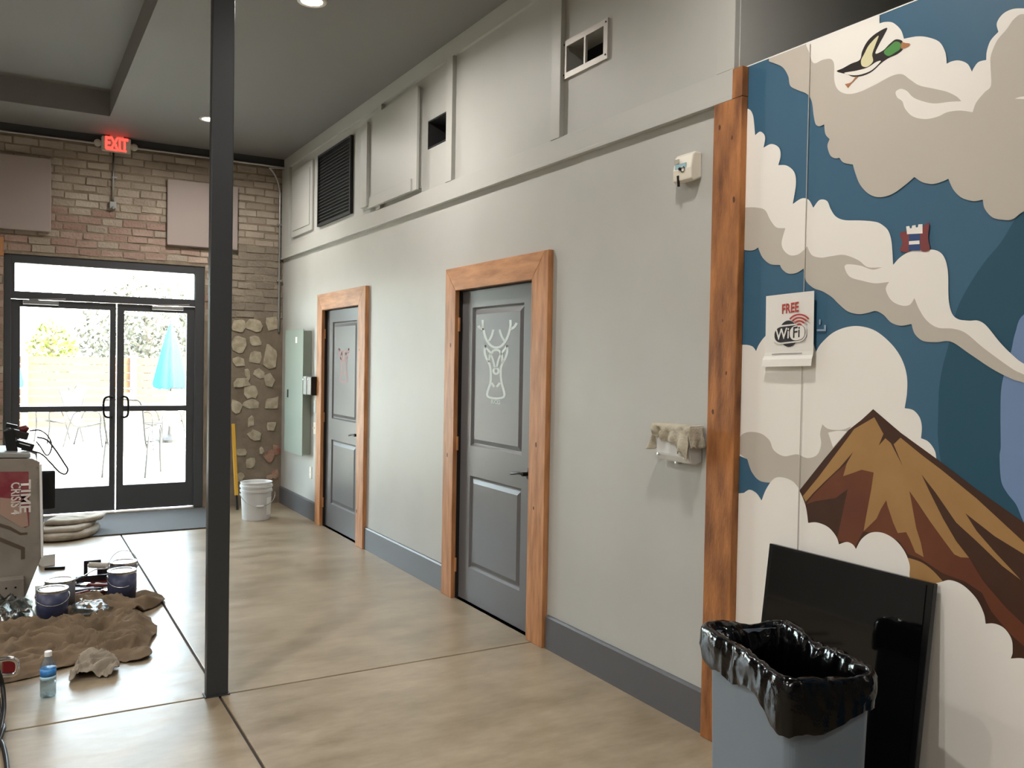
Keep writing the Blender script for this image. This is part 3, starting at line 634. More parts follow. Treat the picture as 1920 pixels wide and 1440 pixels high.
# ceiling downlights
def lamp(x, y, label, emitpow):
    r = thing('downlight', (x, y, ZC-.02), label, 'ceiling light', 'recessed ceiling downlights')
    MB().lathe((x, y, ZC-.012), [(.062, .004), (.066, 0), (.085, .0), (.09, .012), (.062, .012)], 28).build('trim_ring', 'lamp_ring', r, smooth=True)
    MB().lathe((x, y, ZC-.008), [(0, 0), (.062, 0), (.062, .006), (0, .006)], 28).build('lens', 'lamp_glow', r)
    ld = bpy.data.lights.new('bulb', 'AREA'); ld.shape = 'DISK'; ld.size = .12; ld.energy = emitpow; ld.color = (1, .96, .92); ld.spread = math.radians(165)
    lo = bpy.data.objects.new('bulb', ld); COL.objects.link(lo); lo.parent = r; lo.location = (0, 0, -.005)
lamp(1.523, 8.082, 'glowing round ceiling light seen against the dark post', LAMP_W)
lamp(1.539, 5.107, 'glowing round ceiling light at the top edge of the picture', LAMP_W)
for x, y, k in ((1.55, 2.13, .75), (1.55, -.85, .45), (-1.2, 2.13, 1.7), (-1.2, -.85, .8), (-3.9, 8.0, 1.5), (-3.9, 5.0, 1.8), (-3.9, 2.1, 2), (-3.9, -.85, 1), (1.55, -3.2, .3)):  # right-hand row continues the seen lamps; left rows are unseen, added for fill
    lamp(x, y, 'unseen round ceiling downlight, set for room fill', LAMP_W*k)
# exit sign
x = thing('exit_sign', (.87, YB-.03, 3.45), 'glowing red exit sign with emergency lamp heads above the entrance', 'sign')
sx0, sx1, sz0, sz1, sy = .765, .985, 3.535, 3.672, YB-.16
body = MB().box(sx0-.02, sx1+.02, sy, sy+.05, sz0-.005, sz1).build('housing', 'exit_body', x, bevel=.012)
Box('mount_arm', 'exit_body', x, .84, .91, sy+.05, YB-.09, 3.6, 3.65)
Box('top_cap', 'exit_body', x, .82, .94, sy+.005, sy+.045, sz1, sz1+.014)
text('EXIT', .16, 'exit_red', (.875, sy-.002, 3.603), (1, 0, 0), (0, 0, 1), x, 'lettering', bold=.006, sx=.62)
Box('red_face', 'exit_red', x, sx0+.02, sx1-.02, sy-.001, sy, sz0+.004, sz0+.02)
for s, hx in ((-1, sx0-.05), (1, sx1+.05)):
    MB().lathe((hx, sy+.03, 3.6), [(.012, .05), (.03, .02), (.036, -.01), (.03, -.02), (0, -.022)], 16, (0, 1, -.2)).build('lamp_head', 'exit_body', x, smooth=True)
    MB().tube([(hx, sy+.03, 3.61), (hx-s*.05, sy+.03, 3.615)], .01, 8).build('head_arm', 'exit_body', x)
# conduit
c = thing('conduit_pipe', (2.49, YB-.02, 1.87), 'thin grey conduit along the brick wall top bending down the corner', 'conduit')
pts = [(-2.5, YB-.105, 3.6), (2.22, YB-.105, 3.6), (2.36, YB-.1, 3.575), (2.45, YB-.06, 3.48), (2.49, YB-.03, 3.36), (2.497, YB-.02, 3.2), (2.497, YB-.018, 1.85)]
MB().tube(path3(pts, 8), .0115, 10).build('pipe_run', 'metal', c, smooth=True)
for q in ((2.497, 2.4), (2.497, 3.0)): Box('clip', 'metal', c, q[0]-.025, q[0]+.025, YB-.034, YB-.006, q[1]-.01, q[1]+.01)
c = thing('drop_conduit', (.855, YB-.02, 3.0), 'short vertical conduit from exit sign to small junction box', 'conduit')
MB().tube([(.862, YB-.02, 3.55), (.862, YB-.02, 3.06)], .009, 10).build('pipe_run', 'metal', c, smooth=True)
Box('junction_box', 'steel_paint', c, .83, .89, YB-.045, YB-.008, 3.0, 3.07, bevel=.004)
Box('clip', 'metal', c, .85, .895, YB-.032, YB-.008, 3.3, 3.316)
MB().lathe((.86, YB-.045, 3.01), [(.014, 0), (.012, .02), (0, .024)], 12, (0, -1, -.3)).build('connector', 'metal', c)
# acoustic panels
for nm, a, lab in (('l', (-.7, .325, 2.719, 3.41), 'purple-grey fabric acoustic panel at the left edge of the brick wall'), ('r', (1.357, 2.05, 2.69, 3.35), 'purple-grey fabric acoustic panel behind the dark steel post')):
    pn = MB().box(a[0], a[1], YB-.06, YB-.012, a[2], a[3]).build('acoustic_panel', 'acoustic', None, bevel=.008); tag(pn, lab, 'acoustic panel')
# electrical panel + boxes + plates
PX = W-.09
q0, q1 = hit(535, 700, 0, PX).y, hit(567, 700, 0, PX).y
ep = thing('electrical_panel', (W, 8.6, .62), 'tall grey-green electrical breaker panel on the wall by the brick corner', 'electrical panel')
Box('panel_body', 'panel_paint', ep, PX+.006, W-.002, q1, q0, .63, 1.84, bevel=.004)
dr = Box('panel_door', 'panel_paint', ep, PX, PX+.008, q1-.012, q0+.012, .615, 1.855, bevel=.002)
Box('latch', 'black_plastic', ep, PX-.006, PX, q0-.12, q0-.09, 1.17, 1.25); Box('sticker', 'white_label', ep, PX-.001, PX, q1+.19, q1+.25, 1.72, 1.78)
for px0, px1, m, lab in ((568, 574, 'steel_paint', 'narrow silver switch box beside the breaker panel'), (577, 584, 'black_plastic', 'silver square switch box with shaded side coloured black beside the red emblem door')):
    xf = W-.085; ya, yb_ = hit(px1, 720, 0, xf).y, hit(px0, 720, 0, xf).y; z0, z1 = hit(580, 741, 0, xf).z, hit(580, 706, 0, xf).z
    b = thing('switch_box', (W, ya, z0), lab, 'electrical box')
    Box('box_body', m, b, xf, W, ya, yb_, z0, z1, bevel=.004)  # second body is coloured black, painting in the shade on its side
    if m == 'black_plastic':
        Box('silver_cover', 'metal', b, xf-.008, xf, ya, yb_, z0+.005, z1-.005, bevel=.002)
    MB().lathe((xf-.004, yb_-.04, z1-.03), [(.008, 0), (.008, .01), (0, .012)], 10, (-1, 0, 0)).build('knockout', 'chrome', b)
for px, py, h_px, lab, kind in ((591, 762, 24, 'upper blank grey wall plate below the switch boxes', 0), (591, 803, 26, 'light switch plate with toggle beside red emblem door', 1), (583, 886, 20, 'low white outlet plate between brick corner and red emblem door', 2)):
    c3 = wl(px, py); yy = max(c3.y, 8.125); hz = .115
    b = thing('wall_plate', (W, yy, c3.z-hz/2), lab, 'wall plate')
    Box('plate', 'white_plastic' if kind else 'trim_paint', b, W-.007, W, yy-.036, yy+.036, c3.z-hz/2, c3.z+hz/2, bevel=.002)
    if kind == 1: MB().obox((W-.014, yy, c3.z+.004), (.009, 0, .004), (0, .005, 0), (-.002, 0, .007)).build('toggle', 'white_label', b)
    if kind == 2:
        for dz in (-.02, .02): Box('socket', 'white_label', b, W-.009, W-.007, yy-.017, yy+.017, c3.z+dz-.014, c3.z+dz+.014)
    if kind == 0: MB().lathe((W-.007, yy, c3.z), [(.004, 0), (.003, .002), (0, .002)], 8, (-1, 0, 0)).build('screw', 'metal', b)
# wall dispenser (freshener)
d = thing('air_freshener', (W, 2.92, 2.33), 'white plastic air freshener box high on grey wall beside the corner board', 'dispenser')
xf = W-.06; ya, yb_ = hit(1296, 310, 0, xf).y, hit(1262, 310, 0, xf).y; z0, z1 = hit(1262, 347, 0, xf).z, hit(1262, 292, 0, xf).z
prof = [(W, z0+.02), (W-.045, z0), (W-.06, z0+.012), (W-.062, z1-.07), (W-.05, z1-.012), (W-.04, z1), (W, z1)]
MB().prism([(a, ya, b) for a, b in prof], (0, yb_-ya, 0)).build('housing', 'white_plastic', d, bevel=.006)
Box('brand_strip', 'blue_label', d, W-.0625, W-.06, ya+.03, yb_-.015, z1-.065, z1-.045); Box('notice_sticker', 'grey_label', d, W-.0628, W-.06, yb_-.04, yb_-.01, z0+.085, z0+.105)
MB().lathe((W-.06, (ya+yb_)/2-.01, z0+.055), [(.014, 0), (.014, .004), (.008, .005), (.008, -.001), (0, -.001)], 16, (-1, 0, 0)).build('lock_ring', 'chrome', d)
MB().lathe((W-.062, (ya+yb_)/2+.008, z0+.06), [(.007, 0), (.007, .006), (0, .006)], 10, (-1, 0, 0)).build('lock_core', 'black_metal', d)
MB().bar((W-.063, (ya+yb_)/2+.022, z0+.034), (W-.055, (ya+yb_)/2+.024, z0-.012), .012, .004, (1, 0, 0)).build('key_tab', 'black_metal', d)
# paper/soap dispenser draped with rag
xf = W-.08
ya, yb_ = hit(1291, 830, 0, xf).y, hit(1229, 830, 0, xf).y; zt, zb = hit(1260, 800, 0, xf).z, hit(1260, 868, 0, xf).z
d = thing('soap_dispenser', (W, (ya+yb_)/2, zb), 'clear plastic wall dispenser under a draped rag', 'dispenser')
prof = [(W, zt), (W-.068, zt), (W-.08, zt-.02), (W-.077, zb+.03), (W-.06, zb+.004), (W-.035, zb), (W, zb+.01)]
MB().prism([(a, ya, b) for a, b in prof], (0, yb_-ya, 0)).build('clear_body', 'dispenser_clear', d, bevel=.008)
Box('back_plate', 'white_plastic', d, W-.012, W, ya+.01, yb_-.01, zb+.02, zt-.01, bevel=.003)
MB().lathe((W-.04, (ya+yb_)/2, zb-.004), [(.016, 0), (.016, .025), (.01, .03), (0, .03)], 14).build('nozzle', 'metal', d)
for yy in (ya+.02, yb_-.02): MB().lathe((W-.074, yy, zb+.03), [(.007, 0), (.007, .008), (0, .01)], 10, (-1, 0, 0)).build('catch', 'chrome', d)
rows = []
NU, NT = 30, 18
for i in range(NU+1):
    u = i/NU; y = yb_+.012-(yb_-ya+.03)*u
    drop = .07+.06*max(0, nz(u*5, 3.1, 0))*2+(.03 if u > .72 else 0)-(.03 if u < .3 else 0)
    row_ = []
    for j in range(NT+1):
        t = j/NT
        if t < .4: xx, zz = W-.012-.08*(t/.4), zt+.008+.004*nz(u*6, t*6, 1)
        else:
            s = (t-.4)/.6; xx = W-.094-.014*nz(u*7, s*2, 4)-.012*math.sin(u*26)*s; zz = zt+.004-drop*s
        row_.append(V((xx, y+.006*nz(u*4, t*5, 9), zz)))
    rows.append(row_)
mb = MB().grid(rows)
sidep = []
for i in range(9):
    t = i/8; sidep.append([V((W-.012-.082*k/6-.006*math.sin(t*5+k), ya-.018-.008*math.sin(k*1.9)*t-.012*t, zt+.006-(.09+.02*nz(k*.7, 1, 2))*t)) for k in range(7)])
mb.grid(sidep)
cL = V((W-.07, yb_+.012, zt+.006))
flap = []
e0, e1 = hit(1206, 842, 0, xf), hit(1222, 850, 0, xf)
for i in range(7):
    s = i/6; a = cL.lerp(e0, s); b = V((xf-.012, yb_+.0, zt-.02)).lerp(hit(1228, 842, 0, xf-.01), s); flap.append([a.lerp(b, k/4)+V((.012*math.sin(k*1.6+s*2), 0, 0)) for k in range(5)])
mb.grid(flap)
o = mb.build('cleaning_rag', 'rag', None, smooth=True, fix=False, solid=.004, sub=1); tag(o, 'crumpled beige rag draped over the clear wall dispenser', 'rag')
# free wifi paper
s = thing('paper_sign', (W, 2.31, 1.55), 'white paper notice with red word FREE taped on the mural', 'sign')
PXo = .016
yl, yr_ = hit(1437, 600, 0, W-PXo).y, hit(1527, 600, 0, W-PXo).y; zt, zf = hit(1480, 552, 0, W-PXo).z, 1.605
P = []
for i in range(21):
    t = i/20; z = zt+(1.552-zt)*t
    bend = max(0, (zf-z)); xx = W-PXo-.14*bend-(.004 if z < 1.586 else 0)
    P.append([V((xx-.004*math.sin(k/12*math.pi), yl+(yr_-yl)*k/12+(.012*(t-.75)*4*(1-k/12) if t > .75 else 0)+.004*(1-t), z+.006*(k/12))) for k in range(13)])
MB().grid(P).build('paper_sheet', 'paper', s, smooth=False, solid=.0006, fix=False)
xp = W-PXo-.0062; cyw = (yl+yr_)/2; wdt = yl-yr_
def pw(u, v): return hit(1400+u/8.47, 530+v/8.47, 0, xp)
text('FREE', .05, 'ink_red', pw(690, 410), (0, -1, .08), (0, .02, 1), s, 'red_lettering', bold=.0012, sx=.8)
def disc(fn, cu, cv, ru, rv, a0=0, a1=360, n=28): return [fn(cu+ru*math.cos(math.radians(a0+(a1-a0)*k/n)), cv-rv*math.sin(math.radians(a0+(a1-a0)*k/n))) for k in range(n+1)]
dx = V((-.0006, 0, 0))
MB().add(disc(pw, 665, 810, 150, 210)[:-1], [tuple(range(28))]).build('emblem_disc', 'ink_black', s, fix=False)
def pill(u0, v0, u1, v1, r, sk=-.12):
    pts = []
    for cx_, cy_, a in ((u1-r, v0+r, 0), (u0+r, v0+r, 90), (u0+r, v1-r, 180), (u1-r, v1-r, 270)):
        for k in range(7):
            an = math.radians(a+k*15); uu = cx_+r*math.cos(an); vv_ = cy_-r*math.sin(an); pts.append(pw(uu, vv_+(uu-690)*sk))
    return pts
def flat(pts, m, name, lv): MB().add([p+dx*lv for p in pts], [tuple(range(len(pts)))]).build(name, m, s, fix=False)
flat(pill(425, 660, 950, 960, 120), 'paper', 'emblem_halo', 1)
flat(pill(445, 685, 935, 935, 110), 'ink_black', 'emblem_pill', 2)
flat(pill(690, 692, 928, 928, 100), 'paper', 'emblem_half', 3)
text('Wi', .058, 'paper', pw(575, 822)+dx*4, (0, -1, .1), (0, 0, 1), s, 'white_lettering', bold=.0008, sx=.92)
text('Fi', .058, 'ink_black', pw(795, 795)+dx*4, (0, -1, .1), (0, 0, 1), s, 'black_lettering', bold=.0008, sx=.92)
mb = MB()
for k, r_ in enumerate((40, 90, 140, 190)):
    pts = [(845+r_*math.cos(math.radians(a)), 700-r_*1.02*math.sin(math.radians(a))) for a in range(38, 150, 8)]
    ribbon(mb, pts, 26, lambda u, v: pw(u, v)+dx*5)
mb.build('signal_arcs', 'ink_red', s, fix=False)
mb = MB(); ribbon(mb, [(400, 1140), (560, 1128), (720, 1126), (880, 1120)], 14, lambda u, v: pw(u, v)+dx); mb.build('fine_print', 'ink_grey', s, fix=False)

# ---- leaning black panel, bin, liner
lp = thing('leaning_panel', (2.43, 2.0, 0), 'glossy black panel leaning against the mural behind the bin', 'panel')
tb, tt = V((2.418, 0, .004)), V((W-.022, 0, .878)); ux = (tt-tb); nrm = V((-ux.z, 0, ux.x)).normalized()
ya, yb_ = 1.672, 2.352
MB().obox((tb+tt)/2+V((0, (ya+yb_)/2, 0))+nrm*.002, ux/2, (0, (yb_-ya)/2, 0), nrm*.012).build('panel_back', 'black_bezel', lp, bevel=.003)
MB().obox((tb+tt)/2+V((0, (ya+yb_)/2, 0))+nrm*.0155, ux*.49, (0, (yb_-ya)/2-.022, 0), nrm*.002).build('glossy_face', 'black_gloss', lp)
BF = V((1.83, 1.63, 0)); th = math.radians(17.6); bu = V((math.sin(th), math.cos(th), 0)); bv = V((math.cos(th), -math.sin(th), 0)); BL, BW_, BZ = .5, .255, .685
bc = BF+bu*BL/2+bv*BW_/2
def rr(d, tp, n=24):   # rounded rectangle loop, offset d, taper tp
    out = []; a, b = BL/2*tp+d, BW_/2*tp+d; r = max(.012, .03+d)
    per = []
    for sx_, sy_, an in ((1, 1, 0), (-1, 1, 90), (-1, -1, 180), (1, -1, 270)):
        for k in range(n//4+1):
            q = math.radians(an+90*k/(n//4)); per.append(((sx_*(a-r))+r*math.cos(q), (sy_*(b-r))+r*math.sin(q)))
    return per
wb_ = thing('waste_bin', bc, 'slim grey-blue plastic waste bin in front of the leaning black panel', 'bin')
def ringed(levels, n=24, fn=None):
    mb = MB(); L = []
    for d, tp, z in levels: L.append([bc+bu*p[0]+bv*p[1]+V((0, 0, z)) for p in rr(d, tp, n)])
    m = len(L[0]); vv = [p for l in L for p in l]
    ff = [(i*m+k, i*m+(k+1) % m, (i+1)*m+(k+1) % m, (i+1)*m+k) for i in range(len(L)-1) for k in range(m)]
    return mb.add(vv, ff), m, len(L)
mb, m_, n_ = ringed([(0, .93, 0), (0, 1, BZ-.05), (.006, 1, BZ-.048), (.006, 1, BZ), (-.004, 1, BZ), (-.004, 1, BZ-.05), (-.004, .93, .01)])
mb.f.append(tuple(range(m_))[::-1]); mb.f.append(tuple((n_-1)*m_+k for k in range(m_)))
mb.build('bin_body', 'bin_plastic', wb_, smooth=False)
mb2, m2, n2 = ringed([(0, .55, .002), (0, .55, .0)]) if False else (None, 0, 0)
# liner
NP = 220
def perim(d, n=NP):
    lp_ = rr(d, 1, 40); pts = [V(p) for p in lp_]; pts.append(pts[0]); seg = [(pts[i+1]-pts[i]).length for i in range(len(pts)-1)]; tot = sum(seg); out = []; i = 0; acc = 0
    for k in range(n):
        s_ = tot*k/n
        while acc+seg[i] < s_: acc += seg[i]; i += 1
        out.append(pts[i].lerp(pts[i+1], (s_-acc)/max(seg[i], 1e-9)))
    return out
lv = [(-.05, .22), (-.04, .35), (-.032, .45), (-.026, .53), (-.02, .6), (-.014, .65), (-.008, .69), (-.001, .705), (.008, .708), (.014, .702), (.017, .685), (.018, .665), (.018, .645), (.017, .62), (.014, .6)]
vv = []
for li, (d, z) in enumerate(lv):
    pr = perim(d); hem = max(0, (li-8)/(len(lv)-9))
    for k, p in enumerate(pr):
        a = k/NP*2*math.pi; cxn, syn = math.cos(a), math.sin(a); dirn = p.normalized()
        cr = nz(cxn*3.5+li*.3, syn*3.5, li*.45)*.016+nz(cxn*9+li*.5, syn*9, li*.9)*.007
        if li < 6: cr = -abs(cr)*2
        if li >= 9: cr = abs(cr)*.9+.001
        zz = z+nz(cxn*2.2, syn*2.2, 5)*.03*hem+nz(cxn*9, syn*9, li)*.006+nz(cxn*1.5, syn*1.5, 2)*.018*(li > 5)
        wF = max(0, 1-(p-V((-BL/2, -BW_/2))).length/.22); wL = max(0, 1-(p-V((BL/2, -BW_/2))).length/.2)
        zz -= .055*hem*wF; out_ = (.016*wF*hem+.022*wL*min(1, max(0, li-5)/3)) if li > 5 else 0
        q = p+dirn*(cr+out_); vv.append(bc+bu*q.x+bv*q.y+V((0, 0, zz)))
mb = MB().add(vv, [(i*NP+k, i*NP+(k+1) % NP, (i+1)*NP+(k+1) % NP, (i+1)*NP+k) for i in range(len(lv)-1) for k in range(NP)])
mb.add([vv[k] for k in range(NP)], [tuple(range(NP))])
o = mb.build('bin_liner', 'liner', None, smooth=True, fix=False); tag(o, 'black plastic trash bag folded over the rim of the bin', 'trash bag')

# ---- bucket, yellow bar, mat
b = thing('paint_bucket', (2.07, 8.5, 0), 'white plastic five gallon bucket on floor by the brick corner', 'bucket')
MB().lathe((2.07, 8.5, 0), [(.001, 0), (.128, 0), (.131, .005), (.143, .27), (.152, .272), (.152, .29), (.145, .292), (.146, .315), (.155, .317), (.155, .335), (.147, .337), (.148, .36), (.152, .365), (.146, .367), (.14, .36), (.126, .02), (.001, .018)], 40).build('bucket_body', 'bucket_white', b, smooth=False)
MB().lathe((2.07, 8.5, .33), [(0, .0), (.141, 0), (.141, .006), (0, .006)], 32).build('paint_surface', 'lid_white', b)
hp_ = [V((2.07+.165*math.cos(a), 8.5-.05-.115*math.sin(a), .265-.12*math.sin(a))) for a in [math.pi*k/16 for k in range(17)]]
MB().tube(hp_, .0035, 6).build('bail_handle', 'metal', b, smooth=True)
MB().tube([hp_[7], hp_[8], hp_[9]], .011, 8).build('hand_grip', 'bucket_white', b, smooth=True)
la = MB(); la.grid([[V((2.07+.1425*math.cos(a)*(.95+.05*z), 8.5+.1425*math.sin(a)*(.95+.05*z), .05+.17*z)) for z in (0, .5, 1)] for a in [math.radians(-60+k*6) for k in range(9)]]); la.build('label_sticker', 'white_label', b, smooth=True, fix=False)
y0 = fl(445, 957); b = thing('yellow_bar', (y0.x, y0.y, 0), 'yellow pole with dark foot leaning on brick wall behind the post', 'pole')
top = bk(437, 795, .03); bot = V((y0.x, y0.y, .0)); dirv = (top-bot)
MB().bar(bot+dirv*.17, top, .035, .02, (0, 1, 0)).build('pole_shaft', 'yellow', b, bevel=.003)
MB().bar(bot+V((0, 0, .004)), bot+dirv*.19, .022, .016, (0, 1, 0)).build('pole_foot', 'black_plastic', b, bevel=.003)
o = MB().box(.2, 1.74, 8.2, 9.3, 0, .012).build('door_mat', 'mat_rubber', None, bevel=.004); tag(o, 'dark grey entrance mat in front of the glass doors', 'mat')

# ---- cloths
FLAT = [(.213, 5.635, .075), (.262, 5.86, .075), (.612, 5.94, .075), (.652, 6.24, .075), (.46, 6.3, .2), (-.1, 4.6, .12)]
def cloth(name, pxpts, m, label, cat, amp=.03, fr=5.0, dirx=(1, .3), seed=0, rings=70, seg=280, edge=.012, lift=.004, xy=None, z0=0.0, mid=1.0):
    pts = xy or [tuple(fl(*p).xy) for p in pxpts]
    out = smoothpts(pts, True, 10); cc = sum(out, V((0, 0)))/len(out)
    per = out+[out[0]]; ln = [(per[i+1]-per[i]).length for i in range(len(out))]; tot = sum(ln); rs = []; i = 0; acc = 0
    for k in range(seg):
        s_ = tot*k/seg
        while acc+ln[i] < s_: acc += ln[i]; i += 1
        rs.append(per[i].lerp(per[i+1], (s_-acc)/max(ln[i], 1e-9)))
    d = V(dirx).normalized(); pe = V((-d.y, d.x)); vv = []
    for k in range(rings+1):
        t = k/rings
        for q in rs:
            p = cc.lerp(q, t if k else .001); a, b_ = p.dot(d), p.dot(pe)
            wa, wb2 = a+.12*nz(a*4, b_*4, seed), b_+.12*nz(a*4, b_*4, seed+7)
            rid = max(0, 1-abs(nz(wa*fr*.4+seed, wb2*fr*1.1, seed*3.7))*2.6)
            rid2 = max(0, 1-abs(nz(wa*fr*1.3+9, wb2*fr*2.3+seed, 2))*2.6)
            e_ = min(1, (1-t)*3.5)
            zz = lift+(amp*rid*mid+amp*.45*rid2)*(edge/amp+(1-edge/amp)*e_)+amp*.25*(nz(a*3, b_*3, seed)+.5)*e_
            for fx, fy, fr_ in FLAT: zz *= min(1, max(.1, (math.hypot(p.x-fx, p.y-fy)-fr_)/.07))
            sh = .02*nz(p.x*9, p.y*9, seed)*t
            vv.append(V((p.x+sh, p.y+sh*.6, z0+max(.003, zz))))
    mb = MB().add(vv, [(i*seg+k, (i+1)*seg+k, (i+1)*seg+(k+1) % seg, i*seg+(k+1) % seg) for i in range(rings) for k in range(seg)])
    o = mb.build(name, m, None, smooth=True, fix=False); md = o.modifiers.new('solid', 'SOLIDIFY'); md.thickness = .003; md.offset = -.9
    tag(o, label, cat); return o
cloth('drop_cloth', [(-60, 1175), (20, 1178), (70, 1168), (130, 1130), (185, 1118), (240, 1118), (280, 1112), (306, 1128), (284, 1143), (258, 1148), (288, 1172), (292, 1190), (279, 1212), (279, 1236), (228, 1243), (175, 1240), (120, 1255), (60, 1272), (-20, 1288), (-90, 1300)], 'canvas', 'large brown painter drop cloth crumpled under the paint cans', 'drop cloth', amp=.06, fr=8.5, dirx=(1, .25), seed=2.3)
cloth('floor_rag', [(128, 1282), (140, 1258), (150, 1240), (185, 1236), (215, 1243), (222, 1262), (205, 1272), (180, 1273), (150, 1275)], 'canvas_light', 'small crumpled beige rag on the floor beside the water bottle', 'rag', amp=.05, fr=13, dirx=(1, .5), seed=5.1, rings=40, seg=150, edge=.03)
fp = thing('folded_drop_cloth', (.48, 8.3, 0), 'folded beige drop cloth pile on the mat before the glass doors', 'drop cloth')
def pad(pts, z0, th_, m, seed):
    out = smoothpts(pts, True, 6); cc = sum(out, V((0, 0)))/len(out); n = len(out); prof = [(.97, 0), (1.02, .35), (1.0, .8), (.95, 1), (.75, 1.12), (.5, 1.0), (.25, 1.1), (.02, 1.05)]
    vv = [V(((cc+(q-cc)*s).x, (cc+(q-cc)*s).y, z0+th_*h*(1+.25*nz(q.x*6, q.y*6, seed+s*3)))) for s, h in prof for q in out]
    return MB().add(vv, [(i*n+k, i*n+(k+1) % n, (i+1)*n+(k+1) % n, (i+1)*n+k) for i in range(len(prof)-1) for k in range(n)]+[tuple(range(n))[::-1], tuple(range((len(prof)-1)*n, len(prof)*n))])
pad([(.19, 8.12, 1), (.2, 8.5), (.45, 8.62), (.7, 8.55, 1), (.62, 8.22), (.45, 8.07), (.3, 8.06)], .013, .05, 'canvas_light', 1).build('fold', 'canvas_light', fp, smooth=True)
pad([(.2, 8.18), (.23, 8.5), (.5, 8.6), (.68, 8.6, 1), (.6, 8.3), (.47, 8.13)], .066, .04, 'canvas_light', 3).build('fold', 'canvas_light', fp, smooth=True)
pad([(.25, 8.28, 1), (.32, 8.52), (.5, 8.62), (.75, 8.62, 1), (.7, 8.42), (.62, 8.34, 1), (.45, 8.25)], .11, .035, 'canvas_light', 5).build('fold', 'canvas_light', fp, smooth=True)
cloth('plastic_sheet', [(-50, 1134), (0, 1134), (35, 1138), (58, 1132), (64, 1146), (66, 1168), (40, 1182), (0, 1192), (-50, 1195)], 'sheet_plastic', 'crumpled clear plastic sheet at the left edge beside blue paint can', 'plastic sheet', amp=.07, fr=7, seed=8.2, rings=24, seg=120, edge=.02, dirx=(.6, 1))
cloth('plastic_sheet', [(132, 1165), (150, 1150), (190, 1146), (215, 1150), (205, 1162), (180, 1170), (150, 1175)], 'sheet_plastic', 'small clear plastic sheet lying on drop cloth between paint cans', 'plastic sheet', amp=.02, fr=8, seed=1.2, rings=14, seg=80, z0=.055)
# ---- paint cans
def can(x, y, z, label, m, handle=None, twist=0):
    r = thing('paint_can', (x, y, z), label, 'paint can', 'paint cans on the drop cloth')
    MB().lathe((x, y, z), [(.001, 0), (.084, 0), (.085, .004), (.082, .008), (.082, .182), (.0845, .186), (.0845, .192), (.076, .192), (.074, .186), (.001, .186)], 36).build('can_body', 'tin', r)
    MB().lathe((x, y, z), [(.0828, .014), (.0828, .176)], 36).build('label_wrap', m, r, smooth=True, fix=False)
    MB().lathe((x, y, z+.186), [(0, .002), (.06, .002), (.066, .006), (.072, .005), (.072, .001)], 32).build('lid', 'lid_metal', r)
    for s in (-1, 1): MB().lathe((x+s*.083*math.cos(twist), y+s*.083*math.sin(twist), z+.155), [(.012, 0), (.01, .006), (0, .007)], 10, (s*math.cos(twist), s*math.sin(twist), 0)).build('handle_ear', 'tin', r)
    if handle is not None:
        pts = [V((x+.09*math.cos(a)*math.cos(twist), y+.09*math.cos(a)*math.sin(twist)-math.cos(handle)*.1*math.sin(a), z+.155+math.sin(handle)*.115*math.sin(a))) for a in [math.pi*k/18 for k in range(19)]]
        MB().tube(pts, .002, 6).build('bail_handle', 'tin', r, smooth=True)
    return r
can(.213, 5.635, .012, 'front paint can with dark blue label nearest the plastic sheet', 'can_label', -.4)
can(.262, 5.86, .010, 'paint can half hidden behind the front blue-labelled can', 'can_grey')
can(.612, 5.94, .012, 'paint can with blue label standing right of the tools', 'can_label', -.5, .2)
can(.652, 6.24, .002, 'grey paint can with raised wire handle behind another can', 'can_grey', 1.35, -.15)
# lettering bands on the front label
# ---- tools heap
t = thing('paint_tray', (.36, 6.25, .01), 'dark paint tray lying among tools between the cans', 'paint tray')
MB().holes(.3, .62, 6.12, 6.5, [(.315, .605, 6.135, 6.485)], lambda u, v, d: (u, v, .06-d), .05).build('tray_rim', 'tool_dark', t)
Box('tray_floor', 'tool_red', t, .31, .61, 6.13, 6.49, .008, .02)
t = thing('roller_frame', (.5, 6.62, 0), 'dark upright rectangular wire frame standing behind the tools', 'frame')
f0, f1 = fl(160, 1088), fl(186, 1088)
for a, b_ in (((f0.x, 6.6, 0), (f0.x, 6.6, .125)), ((f1.x, 6.6, 0), (f1.x, 6.6, .125)), ((f0.x-.012, 6.6, .13), (f1.x+.012, 6.6, .13))):
    MB().bar(a, b_, .024, .02, (0, 1, 0)).build('frame_bar', 'tool_dark', t, bevel=.003)
Box('side_block', 'tool_dark', t, f1.x+.012, f1.x+.075, 6.585, 6.615, 0, .075, bevel=.004)
def roller(p0, p1, lab, m):
    p0, p1 = V(p0), V(p1); d = (p1-p0).normalized(); sd_ = d.cross(V((0, 0, 1)))
    r = thing('paint_roller', p0, lab, 'paint roller')
    MB().tube([p0, p0+d*.03, p0+d*.11, p0+d*.13], [.012, .016, .014, .009], 10).build('grip', m, r, smooth=True)
    MB().tube(path3([p0+d*.12, p1-d*.05, p1+sd_*.06-d*.02, p1+sd_*.06+d*.04, p1+d*.04], 6), .004, 8).build('wire_arm', 'chrome', r, smooth=True)
    MB().tube([p1+d*.04-sd_*.09, p1+d*.04+sd_*.045], .02, 14).build('roller_sleeve', 'stick', r)
roller((.34, 6.2, .085), (.52, 6.45, .12), 'paint roller with dark grip lying across the paint tray', 'tool_dark')
roller((.33, 6.02, .05), (.5, 6.12, .055), 'paint roller with red grip lying in front of the tray', 'tool_red')
